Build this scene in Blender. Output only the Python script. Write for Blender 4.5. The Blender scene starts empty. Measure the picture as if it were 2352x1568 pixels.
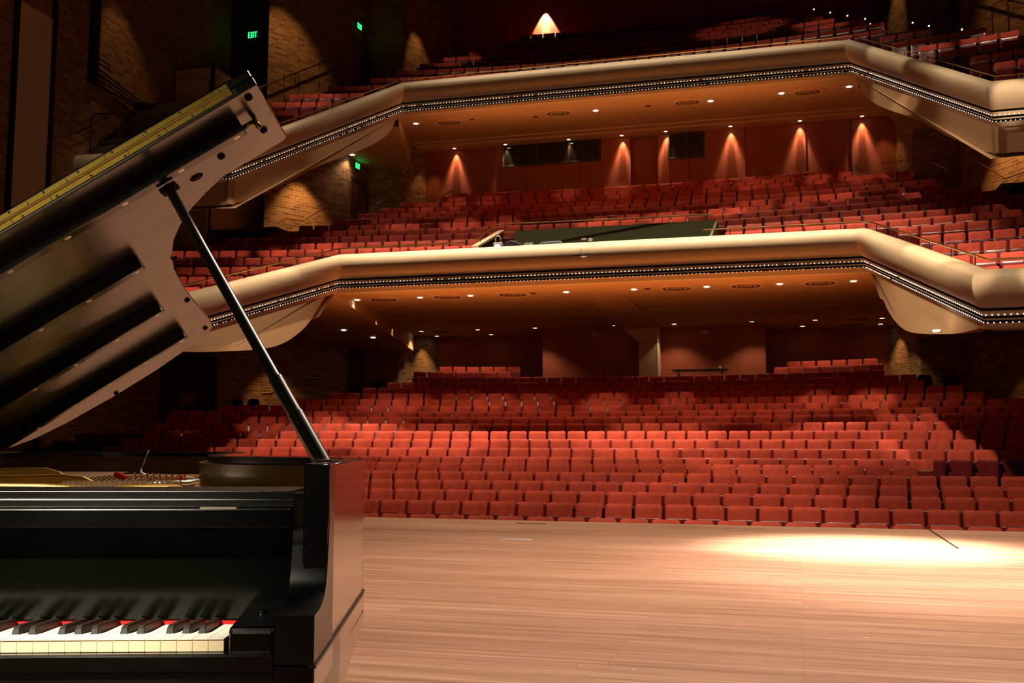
import bpy, bmesh, math, random
import numpy as np
from mathutils import Vector, Matrix
random.seed(7)
PI = math.pi
R = math.radians
scene = bpy.context.scene
C = scene.collection

# ---------------------------------------------------------------- camera
cam_d = bpy.data.cameras.new('camera')
cam_d.sensor_width = 36.0
cam_d.lens = 36.0 * 2373.0 / 2352.0
cam_d.clip_end = 200
cam = bpy.data.objects.new('camera', cam_d)
C.objects.link(cam)
cam.matrix_world = Matrix.Translation((0, 0, 1.03)) @ Matrix.Rotation(R(15.43), 4, 'Z') @ Matrix.Rotation(R(95.63), 4, 'X') @ Matrix.Rotation(R(0.12), 4, 'Z')
scene.camera = cam

# ---------------------------------------------------------------- world and exposure
w = bpy.data.worlds.new('world'); scene.world = w; w.use_nodes = True
bg = w.node_tree.nodes['Background']
bg.inputs[0].default_value = (1.0, 0.55, 0.3, 1); bg.inputs[1].default_value = 0.003
scene.view_settings.view_transform = 'Standard'
scene.view_settings.look = 'None'
scene.view_settings.gamma = 1.0
scene.view_settings.exposure = 0.0
scene.view_settings.use_curve_mapping = False
cy = scene.cycles
cy.max_bounces = 6; cy.diffuse_bounces = 3; cy.glossy_bounces = 4; cy.transmission_bounces = 4
cy.sample_clamp_indirect = 4.0
cy.caustics_reflective = False; cy.caustics_refractive = False

CX = -5.05          # centre line of the hall

def look(o, tgt):
    d = Vector(tgt) - o.location
    o.rotation_euler = d.to_track_quat('-Z', 'Y').to_euler()

def area(name, loc, tgt, size, power, col, size_y=None, spread=180):
    l = bpy.data.lights.new(name, 'AREA'); l.energy = power; l.color = col
    l.shape = 'RECTANGLE'; l.size = size; l.size_y = size_y or size; l.spread = R(spread)
    o = bpy.data.objects.new(name, l); C.objects.link(o); o.location = loc; look(o, tgt)
    return o

def spot(name, loc, tgt, power, ang, blend=0.5, col=(1, 0.82, 0.6), rad=0.05):
    l = bpy.data.lights.new(name, 'SPOT'); l.energy = power; l.color = col
    l.spot_size = R(ang); l.spot_blend = blend; l.shadow_soft_size = rad
    o = bpy.data.objects.new(name, l); C.objects.link(o); o.location = loc; look(o, tgt)
    return o

WARM = (1.0, 0.80, 0.58)
# stage lighting above the platform
area('stage_wash_light', (0.5, 9.5, 9.0), (-0.2, 8.0, 0), 5.0, 690, (1.0, 0.79, 0.65), 6.0, 100)
spot('stage_spot', (3.0, 12.0, 10.5), (0.65, 11.0, 0), 42000, 19, 1.0, (1.0, 0.95, 0.86), 0.2)
spot('stage_spot', (1.5, 5.0, 9.5), (1.2, 9.5, 0), 12500, 34, 1.0, (1.0, 0.80, 0.76), 0.3)
spot('keyboard_spot', (-2.1, -3.0, 5.4), (-1.25, 1.42, 0.75), 5200, 9, 0.8, (1.0, 0.88, 0.68), 0.06)
area('piano_front_fill', (-1.6, -4.0, 2.2), (-1.3, 1.5, 1.2), 3.0, 6, (1.0, 0.82, 0.55), 2.0, 100)  # added soft fill behind the camera, gives the brass hinge something to reflect
# lamps over the front of each balcony
area('balcony_front_light', (-5.0, 22.6, 18.0), (-5.0, 24.9, 6.0), 15.0, 620, WARM, 0.5, 34)
area('balcony_front_light', (-5.0, 28.3, 20.3), (-5.0, 29.5, 12.0), 12.0, 170, WARM, 0.6, 50)
spot('balcony_wing_light', (-3.5, 15.0, 15.0), (2.6, 21.4, 4.9), 9000, 26, 0.9, WARM, 0.3)
spot('balcony_wing_light', (-6.5, 15.0, 15.0), (-12.7, 21.4, 4.9), 4500, 26, 0.9, WARM, 0.3)
spot('balcony_wing_light', (-2.0, 20.0, 20.0), (2.7, 27.4, 11.2), 3200, 11, 0.4, WARM, 0.1)
spot('balcony_wing_light', (-6.0, 18.0, 20.0), (3.9, 24.4, 9.0), 2600, 13, 0.8, WARM, 0.2)
spot('balcony_wing_light', (-8.0, 20.0, 20.0), (-12.7, 27.4, 11.0), 1300, 20, 0.8, WARM, 0.1)
area('hall_ambient_fill', (-5.0, 20.0, 19.5), (-5.0, 21.0, 0.0), 14.0, 60, (1.0, 0.60, 0.36), 5.0, 120)  # added weak fill standing in for the general ambient light of the hall
# added unseen fill that stands in for light bounced up to the soffits
area('soffit_bounce_fill', (-5.0, 25.3, 2.9), (-5.0, 26.2, 6.0), 13.0, 125, (1.0, 0.33, 0.080), 0.5, 135)
area('soffit_bounce_fill', (-5.0, 30.1, 8.95), (-5.0, 31.2, 12.0), 12.0, 100, (1.0, 0.35, 0.10), 0.4, 150)
spot('box_light', (-15.0, 20.0, 15.0), (-18.0, 23.9, 8.9), 420, 20, 0.9, WARM, 0.2)
# hard-edged house spots that leave pools on the seats: overhead ones for the open rows, low ones for the rows under a balcony
for (x, y, z, tx, ty, tz, p, a) in [
    (-10, 15, 15, -12.2, 24.0, 1.3, 6500, 14), (-2, 14, 15, -3.4, 24.3, 1.4, 7000, 12), (3, 14, 15, 3.6, 23.4, 1.2, 8750, 15), (-7.5, 14, 15, -8.8, 23.8, 1.2, 6500, 13),
    (-13, 14, 15, -15.2, 22.6, 1.0, 6250, 11), (-1, 15, 15, -0.4, 22.0, 0.9, 3750, 15), (-4, 12.5, 18, -4.6, 17.6, 0.0, 6200, 36), (1, 12, 18, 1.2, 17.2, 0.0, 5600, 30), (-5, 14, 16, -5.6, 21.0, 0.4, 2875, 32)]:
    spot('seat_pool_spot', (x, y, z), (tx, ty, tz), p, a, 0.35, (1.0, 0.78, 0.56), 0.10)
def pools(name, src, p0, p1, n, power, ang, seed=0):
    """a line of overlapping soft spots that draws one long uneven pool"""
    rg = random.Random(seed)
    for k in range(n):
        t = k/max(1, n-1); q = [p0[c]+(p1[c]-p0[c])*t for c in range(3)]
        spot(name, (src[0]+(q[0]-p0[0])*0.6+rg.uniform(-.5, .5), src[1], src[2]+rg.uniform(-.2, .2)), (q[0]+rg.uniform(-.25, .25), q[1]+rg.uniform(-.25, .25), q[2]),
             power*rg.uniform(0.55, 1.25), ang*rg.uniform(0.8, 1.15), 0.7, (1.0, 0.76, 0.55), 0.06)
S = 'seat_pool_spot'
pools(S, (-8, 4, 8.5), (-12.3, 29.3, 2.15), (-7.4, 29.9, 2.35), 5, 6500, 3.4, 1)
pools(S, (-4, 4, 8.5), (-5.2, 29.9, 2.35), (-3.4, 29.9, 2.35), 2, 7500, 3.2, 2)
pools(S, (0, 4, 8.5), (0.6, 29.3, 2.2), (2.0, 28.9, 2.15), 2, 9500, 3.4, 3)
pools(S, (-8, 4, 8.5), (-15.6, 25.0, 1.35), (-10.8, 26.0, 1.45), 4, 5000, 4.0, 4)
pools(S, (3, 4, 8.5), (2.4, 26.2, 1.6), (5.6, 25.0, 1.6), 3, 6500, 4.2, 5)
pools(S, (-2, 4, 8.5), (-3.9, 26.3, 1.6), (-0.5, 26.4, 1.6), 3, 3600, 3.6, 6)
B_ = 'balcony_pool_spot'
pools(B_, (-4, 12, 13), (-5.6, 29.4, 7.55), (1.3, 30.4, 8.2), 7, 9000, 4.6, 7)
pools(B_, (-7, 12, 13), (-11.6, 29.8, 7.7), (-8.4, 30.1, 7.9), 3, 8500, 4.6, 8)
pools(B_, (-9, 12, 13), (-16.4, 25.0, 6.1), (-13.0, 26.4, 6.6), 4, 7000, 4.4, 9)
pools(B_, (-12, 12, 12), (-15.6, 21.8, 4.8), (-14.2, 21.6, 4.8), 2, 4200, 5.0, 10)
pools(B_, (4, 12, 13), (4.6, 27.4, 7.1), (6.4, 26.4, 6.7), 3, 8500, 4.4, 11)
pools(B_, (-1, 6, 9.6), (-2.6, 34.9, 9.75), (3.2, 34.2, 9.6), 6, 8500, 2.4, 12)
pools(B_, (-6, 6, 9.6), (-12.6, 33.8, 9.35), (-10.6, 34.5, 9.6), 3, 8000, 2.4, 13)
pools(B_, (-4, 6, 9.6), (-7.8, 35.2, 9.85), (-5.8, 35.2, 9.85), 2, 8000, 2.4, 14)
for (x, y, z, tx, ty, tz, p, a) in [(-2, 24, 20, -1.6, 35.0, 15.0, 600, 17), (0, 24, 20, 1.2, 33.6, 14.3, 1200, 12), (-9, 24, 20, -11.6, 34.0, 14.3, 1000, 12),
    (4, 22, 19.5, 5.2, 27.6, 11.0, 1900, 12), (-13, 22, 19.5, -14.4, 28.0, 11.6, 1200, 14), (3.5, 24, 20, 3.4, 31.4, 13.2, 700, 10)]:
    spot('upper_pool_spot', (x, y, z), (tx, ty, tz), p, a, 0.5, (1.0, 0.74, 0.54), 0.10)

# ---------------------------------------------------------------- materials
def pmat(name, col, rough=0.5, metal=0.0, spec=0.5, noise=None, sheen=0.0, coat=0.0, emit=None, es=0.0, bump=None):
    m = bpy.data.materials.new(name); m.use_nodes = True
    nt = m.node_tree; b = nt.nodes['Principled BSDF']
    b.inputs['Base Color'].default_value = (*col, 1); b.inputs['Roughness'].default_value = rough
    b.inputs['Metallic'].default_value = metal; b.inputs['Specular IOR Level'].default_value = spec
    b.inputs['Sheen Weight'].default_value = sheen; b.inputs['Sheen Roughness'].default_value = 0.4
    b.inputs['Sheen Tint'].default_value = (min(1, col[0]*2), col[1]*2, col[2]*2, 1)
    b.inputs['Coat Weight'].default_value = coat; b.inputs['Coat Roughness'].default_value = 0.08
    if emit:
        b.inputs['Emission Color'].default_value = (*emit, 1); b.inputs['Emission Strength'].default_value = es
    if noise or bump:
        tc = nt.nodes.new('ShaderNodeTexCoord'); mp = nt.nodes.new('ShaderNodeMapping')
        nz = nt.nodes.new('ShaderNodeTexNoise')
        sc = noise[0] if noise else bump[0]
        mp.inputs['Scale'].default_value = sc if isinstance(sc, tuple) else (sc, sc, sc)
        nz.inputs['Scale'].default_value = 1.0; nz.inputs['Detail'].default_value = 6
        nt.links.new(tc.outputs['Object'], mp.inputs[0]); nt.links.new(mp.outputs[0], nz.inputs['Vector'])
        if noise:
            rp = nt.nodes.new('ShaderNodeValToRGB')
            k = noise[1]
            rp.color_ramp.elements[0].position = 0.3; rp.color_ramp.elements[1].position = 0.7
            rp.color_ramp.elements[0].color = (col[0]*(1-k), col[1]*(1-k), col[2]*(1-k), 1)
            rp.color_ramp.elements[1].color = (min(1, col[0]*(1+k)), min(1, col[1]*(1+k)), min(1, col[2]*(1+k)), 1)
            nt.links.new(nz.outputs[0], rp.inputs[0]); nt.links.new(rp.outputs[0], b.inputs['Base Color'])
        if bump:
            bp = nt.nodes.new('ShaderNodeBump'); bp.inputs['Strength'].default_value = bump[1]; bp.inputs['Distance'].default_value = 0.01
            nt.links.new(nz.outputs[0], bp.inputs['Height']); nt.links.new(bp.outputs[0], b.inputs['Normal'])
    return m

M = {}
M['velvet'] = pmat('red_velvet', (0.50, 0.062, 0.030), 0.75, 0, 0.25, (6, 0.18), 0.22)
M['pan'] = pmat('maroon_gloss', (0.14, 0.010, 0.012), 0.28, 0, 0.6)
M['standard'] = pmat('dark_red_metal', (0.10, 0.008, 0.010), 0.35, 0.3)
M['arm'] = pmat('dark_armrest', (0.03, 0.012, 0.010), 0.25, 0, 0.6)
M['armtip'] = pmat('armrest_tip', (0.62, 0.40, 0.30), 0.2, 0.5)
M['carpet'] = pmat('dark_carpet', (0.05, 0.012, 0.012), 0.95, 0, 0.1, (8, 0.3))
M['cream'] = pmat('cream_plaster', (0.66, 0.50, 0.31), 0.55, 0, 0.35, (1.3, 0.04))
M['soffit'] = pmat('cream_plaster_bounce_tint', (0.64, 0.40, 0.21), 0.6, 0, 0.3, (0.8, 0.04))  # cream plaster with the orange bounce light put into its colour
M['redwall'] = pmat('terracotta_wall', (0.36, 0.085, 0.035), 0.7, 0, 0.3, (2.0, 0.08))
M['darkwall'] = pmat('dark_red_wall', (0.07, 0.016, 0.012), 0.85, 0, 0.2, (2.0, 0.1))
M['groove'] = pmat('dark_groove', (0.02, 0.010, 0.006), 0.8, 0, 0.1)
M['bulb'] = pmat('bulb', (1, 0.9, 0.8), 0.4, emit=(1.0, 0.80, 0.62), es=2.6)
M['lamp'] = pmat('lamp_glow', (1, 0.9, 0.8), 0.4, emit=(1.0, 0.86, 0.68), es=9.0)
M['trimring'] = pmat('lamp_trim', (0.75, 0.55, 0.36), 0.4)
M['ventdark'] = pmat('vent_dark', (0.05, 0.02, 0.01), 0.8)
M['brass'] = pmat('brass_rail', (0.80, 0.52, 0.20), 0.25, 1.0)
M['steel'] = pmat('dark_rail', (0.18, 0.12, 0.07), 0.3, 1.0)
M['door'] = pmat('brown_door', (0.10, 0.035, 0.018), 0.5, 0, 0.4, ((1, 1, 0.2), 0.2))
M['doorplate'] = pmat('door_plate', (0.5, 0.30, 0.12), 0.35, 0.6)
M['boothwall'] = pmat('green_booth_wall', (0.10, 0.105, 0.035), 0.8)
M['blackbox'] = pmat('black_plastic', (0.02, 0.02, 0.022), 0.4)
M['greycloth'] = pmat('grey_cover', (0.12, 0.14, 0.15), 0.7, 0, 0.3, (9, 0.2))
M['whitebox'] = pmat('pale_box', (0.5, 0.45, 0.38), 0.5)
M['purple'] = pmat('purple_glow', (0.5, 0.2, 0.8), 0.4, emit=(0.62, 0.36, 1.0), es=5.0)
M['glassdark'] = pmat('dark_glass', (0.012, 0.012, 0.008), 0.06, 0, 0.8)
M['frame'] = pmat('dark_frame', (0.05, 0.03, 0.02), 0.4)
M['exit'] = pmat('exit_green', (0.05, 0.8, 0.2), 0.4, emit=(0.02, 1.0, 0.16), es=3.2)
M['sign'] = pmat('sign_housing', (0.10, 0.06, 0.03), 0.5)
M['blackchair'] = pmat('black_chair', (0.012, 0.010, 0.010), 0.6)
M['stair'] = pmat('stair_concrete', (0.10, 0.07, 0.045), 0.8, 0, 0.2, (5, 0.2))
# piano
def lacquer(name, col, rough, coat=1.0):
    m = pmat(name, col, rough, 0, 0.7, coat=coat)
    nt = m.node_tree; b = nt.nodes['Principled BSDF']
    tc = nt.nodes.new('ShaderNodeTexCoord'); nz = nt.nodes.new('ShaderNodeTexNoise'); nz.inputs['Scale'].default_value = 9
    nz.inputs['Detail'].default_value = 8
    mr = nt.nodes.new('ShaderNodeMapRange'); mr.inputs[3].default_value = rough*0.7; mr.inputs[4].default_value = rough*1.5
    nt.links.new(tc.outputs['Object'], nz.inputs['Vector']); nt.links.new(nz.outputs[0], mr.inputs[0])
    nt.links.new(mr.outputs[0], b.inputs['Roughness'])
    b.inputs['Coat Roughness'].default_value = rough*0.8
    return m
M['ebony'] = lacquer('black_lacquer', (0.0018, 0.0016, 0.0014), 0.16, 0.25)
M['prop'] = lacquer('prop_lacquer', (0.028, 0.026, 0.018), 0.30, 0.6)
M['satin'] = lacquer('satin_black', (0.0018, 0.0016, 0.0014), 0.26, 0.0)
M['fall'] = lacquer('fallboard_lacquer', (0.002, 0.0018, 0.0012), 0.20, 0.0); M['fall'].node_tree.nodes['Principled BSDF'].inputs['Specular IOR Level'].default_value = 0.22
M['lidunder'] = lacquer('satin_lid_underside', (0.014, 0.010, 0.008), 0.24)
M['sidelacquer'] = lacquer('worn_black_lacquer', (0.010, 0.008, 0.007), 0.17)
M['white_key'] = pmat('ivory_key', (0.90, 0.87, 0.76), 0.45, 0, 0.3)
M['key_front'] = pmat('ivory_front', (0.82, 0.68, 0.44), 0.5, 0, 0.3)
M['black_key'] = pmat('ebony_key', (0.022, 0.018, 0.013), 0.42, 0, 0.3, ((30, 4, 30), 0.4))
M['felt'] = pmat('red_felt', (0.55, 0.02, 0.02), 0.95, 0, 0.1)
M['gold'] = pmat('gold_plate', (0.62, 0.34, 0.06), 0.38, 0.55, 0.5, (14, 0.12))
M['goldrim'] = pmat('brown_rim_veneer', (0.10, 0.062, 0.014), 0.3, 0, 0.4, ((2, 2, 12), 0.2), coat=0.2)
M['board'] = pmat('soundboard', (0.34, 0.24, 0.11), 0.35, 0, 0.5, ((3, 30, 3), 0.12))
M['string'] = pmat('piano_string', (0.8, 0.68, 0.5), 0.25, 0.8)
M['pin'] = pmat('tuning_pin', (0.80, 0.72, 0.56), 0.34, 1.0)
M['hingepin'] = pmat('hinge_pin', (0.95, 0.70, 0.26), 0.38, 1.0)
M['hingebrass'] = pmat('hinge_brass', (0.46, 0.33, 0.06), 0.30, 1.0, noise=((20, 20, 20), 0.12))
M['moulding'] = pmat('moulding_edge', (0.05, 0.04, 0.025), 0.3, 0, 0.6)

# stage floor
def floor_mat():
    m = bpy.data.materials.new('stage_boards'); m.use_nodes = True; nt = m.node_tree; b = nt.nodes['Principled BSDF']
    N = nt.nodes.new; L = nt.links.new
    tc = N('ShaderNodeTexCoord')
    br = N('ShaderNodeTexBrick'); br.inputs['Scale'].default_value = 1.0
    br.inputs['Brick Width'].default_value = 2.4; br.inputs['Row Height'].default_value = 0.057
    br.inputs['Mortar Size'].default_value = 0.0012; br.inputs['Mortar Smooth'].default_value = 0.2
    br.inputs['Color1'].default_value = (0.37, 0.205, 0.120, 1); br.inputs['Color2'].default_value = (0.47, 0.285, 0.180, 1)
    br.inputs['Mortar'].default_value = (0.20, 0.10, 0.05, 1); br.offset = 0.37
    L(tc.outputs['Object'], br.inputs['Vector'])
    mp = N('ShaderNodeMapping'); mp.inputs['Scale'].default_value = (0.8, 26, 1); L(tc.outputs['Object'], mp.inputs[0])
    n1 = N('ShaderNodeTexNoise'); n1.inputs['Scale'].default_value = 1.0; n1.inputs['Detail'].default_value = 9; n1.inputs['Roughness'].default_value = 0.65
    L(mp.outputs[0], n1.inputs['Vector'])
    mp2 = N('ShaderNodeMapping'); mp2.inputs['Scale'].default_value = (0.25, 1.5, 1); L(tc.outputs['Object'], mp2.inputs[0])
    n2 = N('ShaderNodeTexNoise'); n2.inputs['Scale'].default_value = 1.0; n2.inputs['Detail'].default_value = 5; L(mp2.outputs[0], n2.inputs['Vector'])
    r1 = N('ShaderNodeValToRGB'); r1.color_ramp.elements[0].position = 0.33; r1.color_ramp.elements[0].color = (0.62, 0.57, 0.53, 1)
    r1.color_ramp.elements[1].position = 0.66; r1.color_ramp.elements[1].color = (1.12, 1.1, 1.08, 1); L(n1.outputs[0], r1.inputs[0])
    mx = N('ShaderNodeMix'); mx.data_type = 'RGBA'; mx.blend_type = 'MULTIPLY'; mx.inputs[0].default_value = 1.0
    L(br.outputs[0], mx.inputs[6]); L(r1.outputs[0], mx.inputs[7])
    r2 = N('ShaderNodeValToRGB'); r2.color_ramp.elements[0].position = 0.3; r2.color_ramp.elements[0].color = (0.86, 0.82, 0.79, 1)
    r2.color_ramp.elements[1].position = 0.7; r2.color_ramp.elements[1].color = (1.12, 1.12, 1.12, 1); L(n2.outputs[0], r2.inputs[0])
    mx2 = N('ShaderNodeMix'); mx2.data_type = 'RGBA'; mx2.blend_type = 'MULTIPLY'; mx2.inputs[0].default_value = 1.0
    L(mx.outputs[2], mx2.inputs[6]); L(r2.outputs[0], mx2.inputs[7])
    # fine pale scratches
    mp3 = N('ShaderNodeMapping'); mp3.inputs['Scale'].default_value = (3.0, 3.0, 1); mp3.inputs['Rotation'].default_value = (0, 0, 0.6); L(tc.outputs['Object'], mp3.inputs[0])
    n3 = N('ShaderNodeTexNoise'); n3.inputs['Scale'].default_value = 1.2; n3.inputs['Detail'].default_value = 2; n3.inputs['Distortion'].default_value = 2.5; L(mp3.outputs[0], n3.inputs['Vector'])
    ms = N('ShaderNodeMath'); ms.operation = 'SUBTRACT'; ms.inputs[1].default_value = 0.5; L(n3.outputs[0], ms.inputs[0])
    ma = N('ShaderNodeMath'); ma.operation = 'ABSOLUTE'; L(ms.outputs[0], ma.inputs[0])
    ml = N('ShaderNodeMath'); ml.operation = 'LESS_THAN'; ml.inputs[1].default_value = 0.0014; L(ma.outputs[0], ml.inputs[0])
    n4 = N('ShaderNodeTexNoise'); n4.inputs['Scale'].default_value = 2.3; n4.inputs['Detail'].default_value = 4; L(tc.outputs['Object'], n4.inputs['Vector'])
    mg = N('ShaderNodeMath'); mg.operation = 'GREATER_THAN'; mg.inputs[1].default_value = 0.56; L(n4.outputs[0], mg.inputs[0])
    mm = N('ShaderNodeMath'); mm.operation = 'MULTIPLY'; L(ml.outputs[0], mm.inputs[0]); L(mg.outputs[0], mm.inputs[1])
    mk = N('ShaderNodeMath'); mk.operation = 'MULTIPLY'; mk.inputs[1].default_value = 0.5; L(mm.outputs[0], mk.inputs[0])
    mx3 = N('ShaderNodeMix'); mx3.data_type = 'RGBA'; L(mk.outputs[0], mx3.inputs[0]); L(mx2.outputs[2], mx3.inputs[6]); mx3.inputs[7].default_value = (0.72, 0.55, 0.42, 1)
    # white scuff flecks
    vo = N('ShaderNodeTexVoronoi'); vo.inputs['Scale'].default_value = 2.6; L(tc.outputs['Object'], vo.inputs['Vector'])
    vl = N('ShaderNodeMath'); vl.operation = 'LESS_THAN'; vl.inputs[1].default_value = 0.022; L(vo.outputs[0], vl.inputs[0])
    mx4 = N('ShaderNodeMix'); mx4.data_type = 'RGBA'; L(vl.outputs[0], mx4.inputs[0]); L(mx3.outputs[2], mx4.inputs[6]); mx4.inputs[7].default_value = (0.8, 0.75, 0.68, 1)
    L(mx4.outputs[2], b.inputs['Base Color'])
    mr = N('ShaderNodeMapRange'); mr.inputs[3].default_value = 0.32; mr.inputs[4].default_value = 0.6; L(n1.outputs[0], mr.inputs[0]); L(mr.outputs[0], b.inputs['Roughness'])
    b.inputs['Specular IOR Level'].default_value = 0.4
    return m
M['stage'] = floor_mat()

def brick_mat():
    m = bpy.data.materials.new('brown_brick'); m.use_nodes = True; nt = m.node_tree; b = nt.nodes['Principled BSDF']
    N = nt.nodes.new; L = nt.links.new
    uv = N('ShaderNodeUVMap'); br = N('ShaderNodeTexBrick')
    br.inputs['Scale'].default_value = 1.0; br.inputs['Brick Width'].default_value = 0.30; br.inputs['Row Height'].default_value = 0.095
    br.inputs['Mortar Size'].default_value = 0.008; br.inputs['Mortar Smooth'].default_value = 0.3; br.inputs['Bias'].default_value = -0.1
    br.inputs['Color1'].default_value = (0.36, 0.17, 0.055, 1); br.inputs['Color2'].default_value = (0.13, 0.048, 0.018, 1)
    br.inputs['Mortar'].default_value = (0.46, 0.30, 0.14, 1)
    L(uv.outputs[0], br.inputs['Vector'])
    n = N('ShaderNodeTexNoise'); n.inputs['Scale'].default_value = 7; n.inputs['Detail'].default_value = 5; L(uv.outputs[0], n.inputs['Vector'])
    r = N('ShaderNodeValToRGB'); r.color_ramp.elements[0].color = (0.7, 0.7, 0.7, 1); r.color_ramp.elements[1].color = (1.2, 1.2, 1.2, 1); L(n.outputs[0], r.inputs[0])
    mx = N('ShaderNodeMix'); mx.data_type = 'RGBA'; mx.blend_type = 'MULTIPLY'; mx.inputs[0].default_value = 1.0
    L(br.outputs[0], mx.inputs[6]); L(r.outputs[0], mx.inputs[7]); L(mx.outputs[2], b.inputs['Base Color'])
    bp = N('ShaderNodeBump'); bp.inputs['Strength'].default_value = 0.6; bp.inputs['Distance'].default_value = 0.01; bp.invert = True
    L(br.outputs['Fac'], bp.inputs['Height']); L(bp.outputs[0], b.inputs['Normal'])
    b.inputs['Roughness'].default_value = 0.75
    return m
M['brick'] = brick_mat()

# ---------------------------------------------------------------- mesh helpers
class MB:
    def __init__(s): s.v = []; s.f = []; s.uv = {}
    def add(s, vs, fs):
        n = len(s.v); s.v += [tuple(map(float, p)) for p in vs]; s.f += [tuple(i + n for i in f) for f in fs]; return n
    def box(s, x0, x1, y0, y1, z0, z1):
        s.add([(x0,y0,z0),(x1,y0,z0),(x1,y1,z0),(x0,y1,z0),(x0,y0,z1),(x1,y0,z1),(x1,y1,z1),(x0,y1,z1)],
              [(0,3,2,1),(4,5,6,7),(0,1,5,4),(1,2,6,5),(2,3,7,6),(3,0,4,7)]); return s
    def prism(s, poly, ax, a0, a1):
        """extrude a 2-D outline along axis ax ('x': outline is (y,z); 'y': (x,z); 'z': (x,y))"""
        def P(p, a): return {'x': (a, p[0], p[1]), 'y': (p[0], a, p[1]), 'z': (p[0], p[1], a)}[ax]
        n = len(poly); vs = [P(p, a0) for p in poly] + [P(p, a1) for p in poly]
        fs = [tuple(range(n))[::-1], tuple(range(n, 2*n))] + [(i, (i+1) % n, (i+1) % n + n, i + n) for i in range(n)]
        s.add(vs, fs); return s
    def tube(s, pts, r, seg=8, cap=True, r2=None):
        pts = [Vector(p) for p in pts]; n = len(pts); rings = []
        for i, p in enumerate(pts):
            if i == 0: t = pts[1] - p
            elif i == n-1: t = p - pts[i-1]
            else: t = (pts[i+1] - p).normalized() + (p - pts[i-1]).normalized()
            t.normalize(); up = Vector((0, 0, 1)) if abs(t.z) < 0.95 else Vector((1, 0, 0))
            a = t.cross(up).normalized(); b = t.cross(a)
            rr = r if r2 is None else r + (r2 - r)*i/(n-1)
            rings.append([p + (a*math.cos(2*PI*k/seg) + b*math.sin(2*PI*k/seg))*rr for k in range(seg)])
        vs = [q for rg in rings for q in rg]; fs = []
        for i in range(n-1):
            for k in range(seg):
                k2 = (k+1) % seg; fs.append((i*seg+k, i*seg+k2, (i+1)*seg+k2, (i+1)*seg+k))
        if cap: fs += [tuple(range(seg))[::-1], tuple(range((n-1)*seg, n*seg))]
        s.add(vs, fs); return s
    def lathe(s, prof, c=(0,0,0), seg=24):
        vs = []; fs = []; n = len(prof)
        for k in range(seg):
            a = 2*PI*k/seg
            for (r, z) in prof: vs.append((c[0]+r*math.cos(a), c[1]+r*math.sin(a), c[2]+z))
        for k in range(seg):
            k2 = (k+1) % seg
            for i in range(n-1): fs.append((k*n+i, k2*n+i, k2*n+i+1, k*n+i+1))
        s.add(vs, fs); return s
    def ball(s, c, r, seg=8, rings=5):
        prof = [(r*math.sin(PI*i/rings), -r*math.cos(PI*i/rings)) for i in range(rings+1)]
        return s.lathe(prof, c, seg)
    def quad(s, a, b, c, d): s.add([a, b, c, d], [(0, 1, 2, 3)]); return s
    def build(s, name, mat, parent=None, smooth=False, world=False, bevel=0, loc=None, mats=None, fmat=None, bseg=2):
        me = bpy.data.meshes.new(name)
        vs = s.v
        if world and parent is not None:
            p = parent; mi = Matrix.Identity(4)
            while p is not None:
                mi = mi @ p.matrix_basis.inverted() if False else mi; p = p.parent
            mats_ = []; p = parent
            while p is not None: mats_.append(p.matrix_basis.copy()); p = p.parent
            mw = Matrix.Identity(4)
            for q in mats_: mw = q @ mw
            inv = mw.inverted(); vs = [tuple(inv @ Vector(q)) for q in vs]
        if loc is not None: vs = [(q[0]-loc[0], q[1]-loc[1], q[2]-loc[2]) for q in vs]
        me.from_pydata(vs, [], s.f)
        bm = bmesh.new(); bm.from_mesh(me); bmesh.ops.recalc_face_normals(bm, faces=bm.faces); bm.to_mesh(me); bm.free()
        ml = mats or [mat]
        for q in ml: me.materials.append(q)
        if fmat:
            for i, p in enumerate(me.polygons): p.material_index = fmat[i] if i < len(fmat) else 0
        if smooth: me.polygons.foreach_set('use_smooth', [True]*len(me.polygons))
        o = bpy.data.objects.new(name, me); C.objects.link(o)
        if parent is not None: o.parent = parent
        if loc is not None: o.location = loc
        if bevel:
            bv = o.modifiers.new('bevel', 'BEVEL'); bv.width = bevel; bv.segments = bseg; bv.limit_method = 'ANGLE'; bv.angle_limit = R(40)
            if smooth is None: pass
        return o

def smooth_angle(o, ang=40):
    me = o.data
    me.polygons.foreach_set('use_smooth', [True]*len(me.polygons))
    bm = bmesh.new(); bm.from_mesh(me)
    for e in bm.edges:
        if len(e.link_faces) == 2 and e.calc_face_angle(0) > R(ang): e.smooth = False
        elif len(e.link_faces) != 2: e.smooth = False
    bm.to_mesh(me); bm.free(); return o

def thing(name, label, cat, loc=(0,0,0), rz=0, group=None):
    o = bpy.data.objects.new(name, None); C.objects.link(o); o.location = loc; o.rotation_euler = (0, 0, rz)
    o.empty_display_size = 0.2; o.matrix_basis = Matrix.Translation(loc) @ Matrix.Rotation(rz, 4, 'Z')
    o['label'] = label; o['category'] = cat
    if group: o['group'] = group
    return o
def tag(o, label, cat, group=None):
    o['label'] = label; o['category'] = cat
    if group: o['group'] = group
    return o
def struct(o, label=None):
    o['kind'] = 'structure'
    if label: o['label'] = label
    return o
def mirx(x): return 2*CX - x

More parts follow.
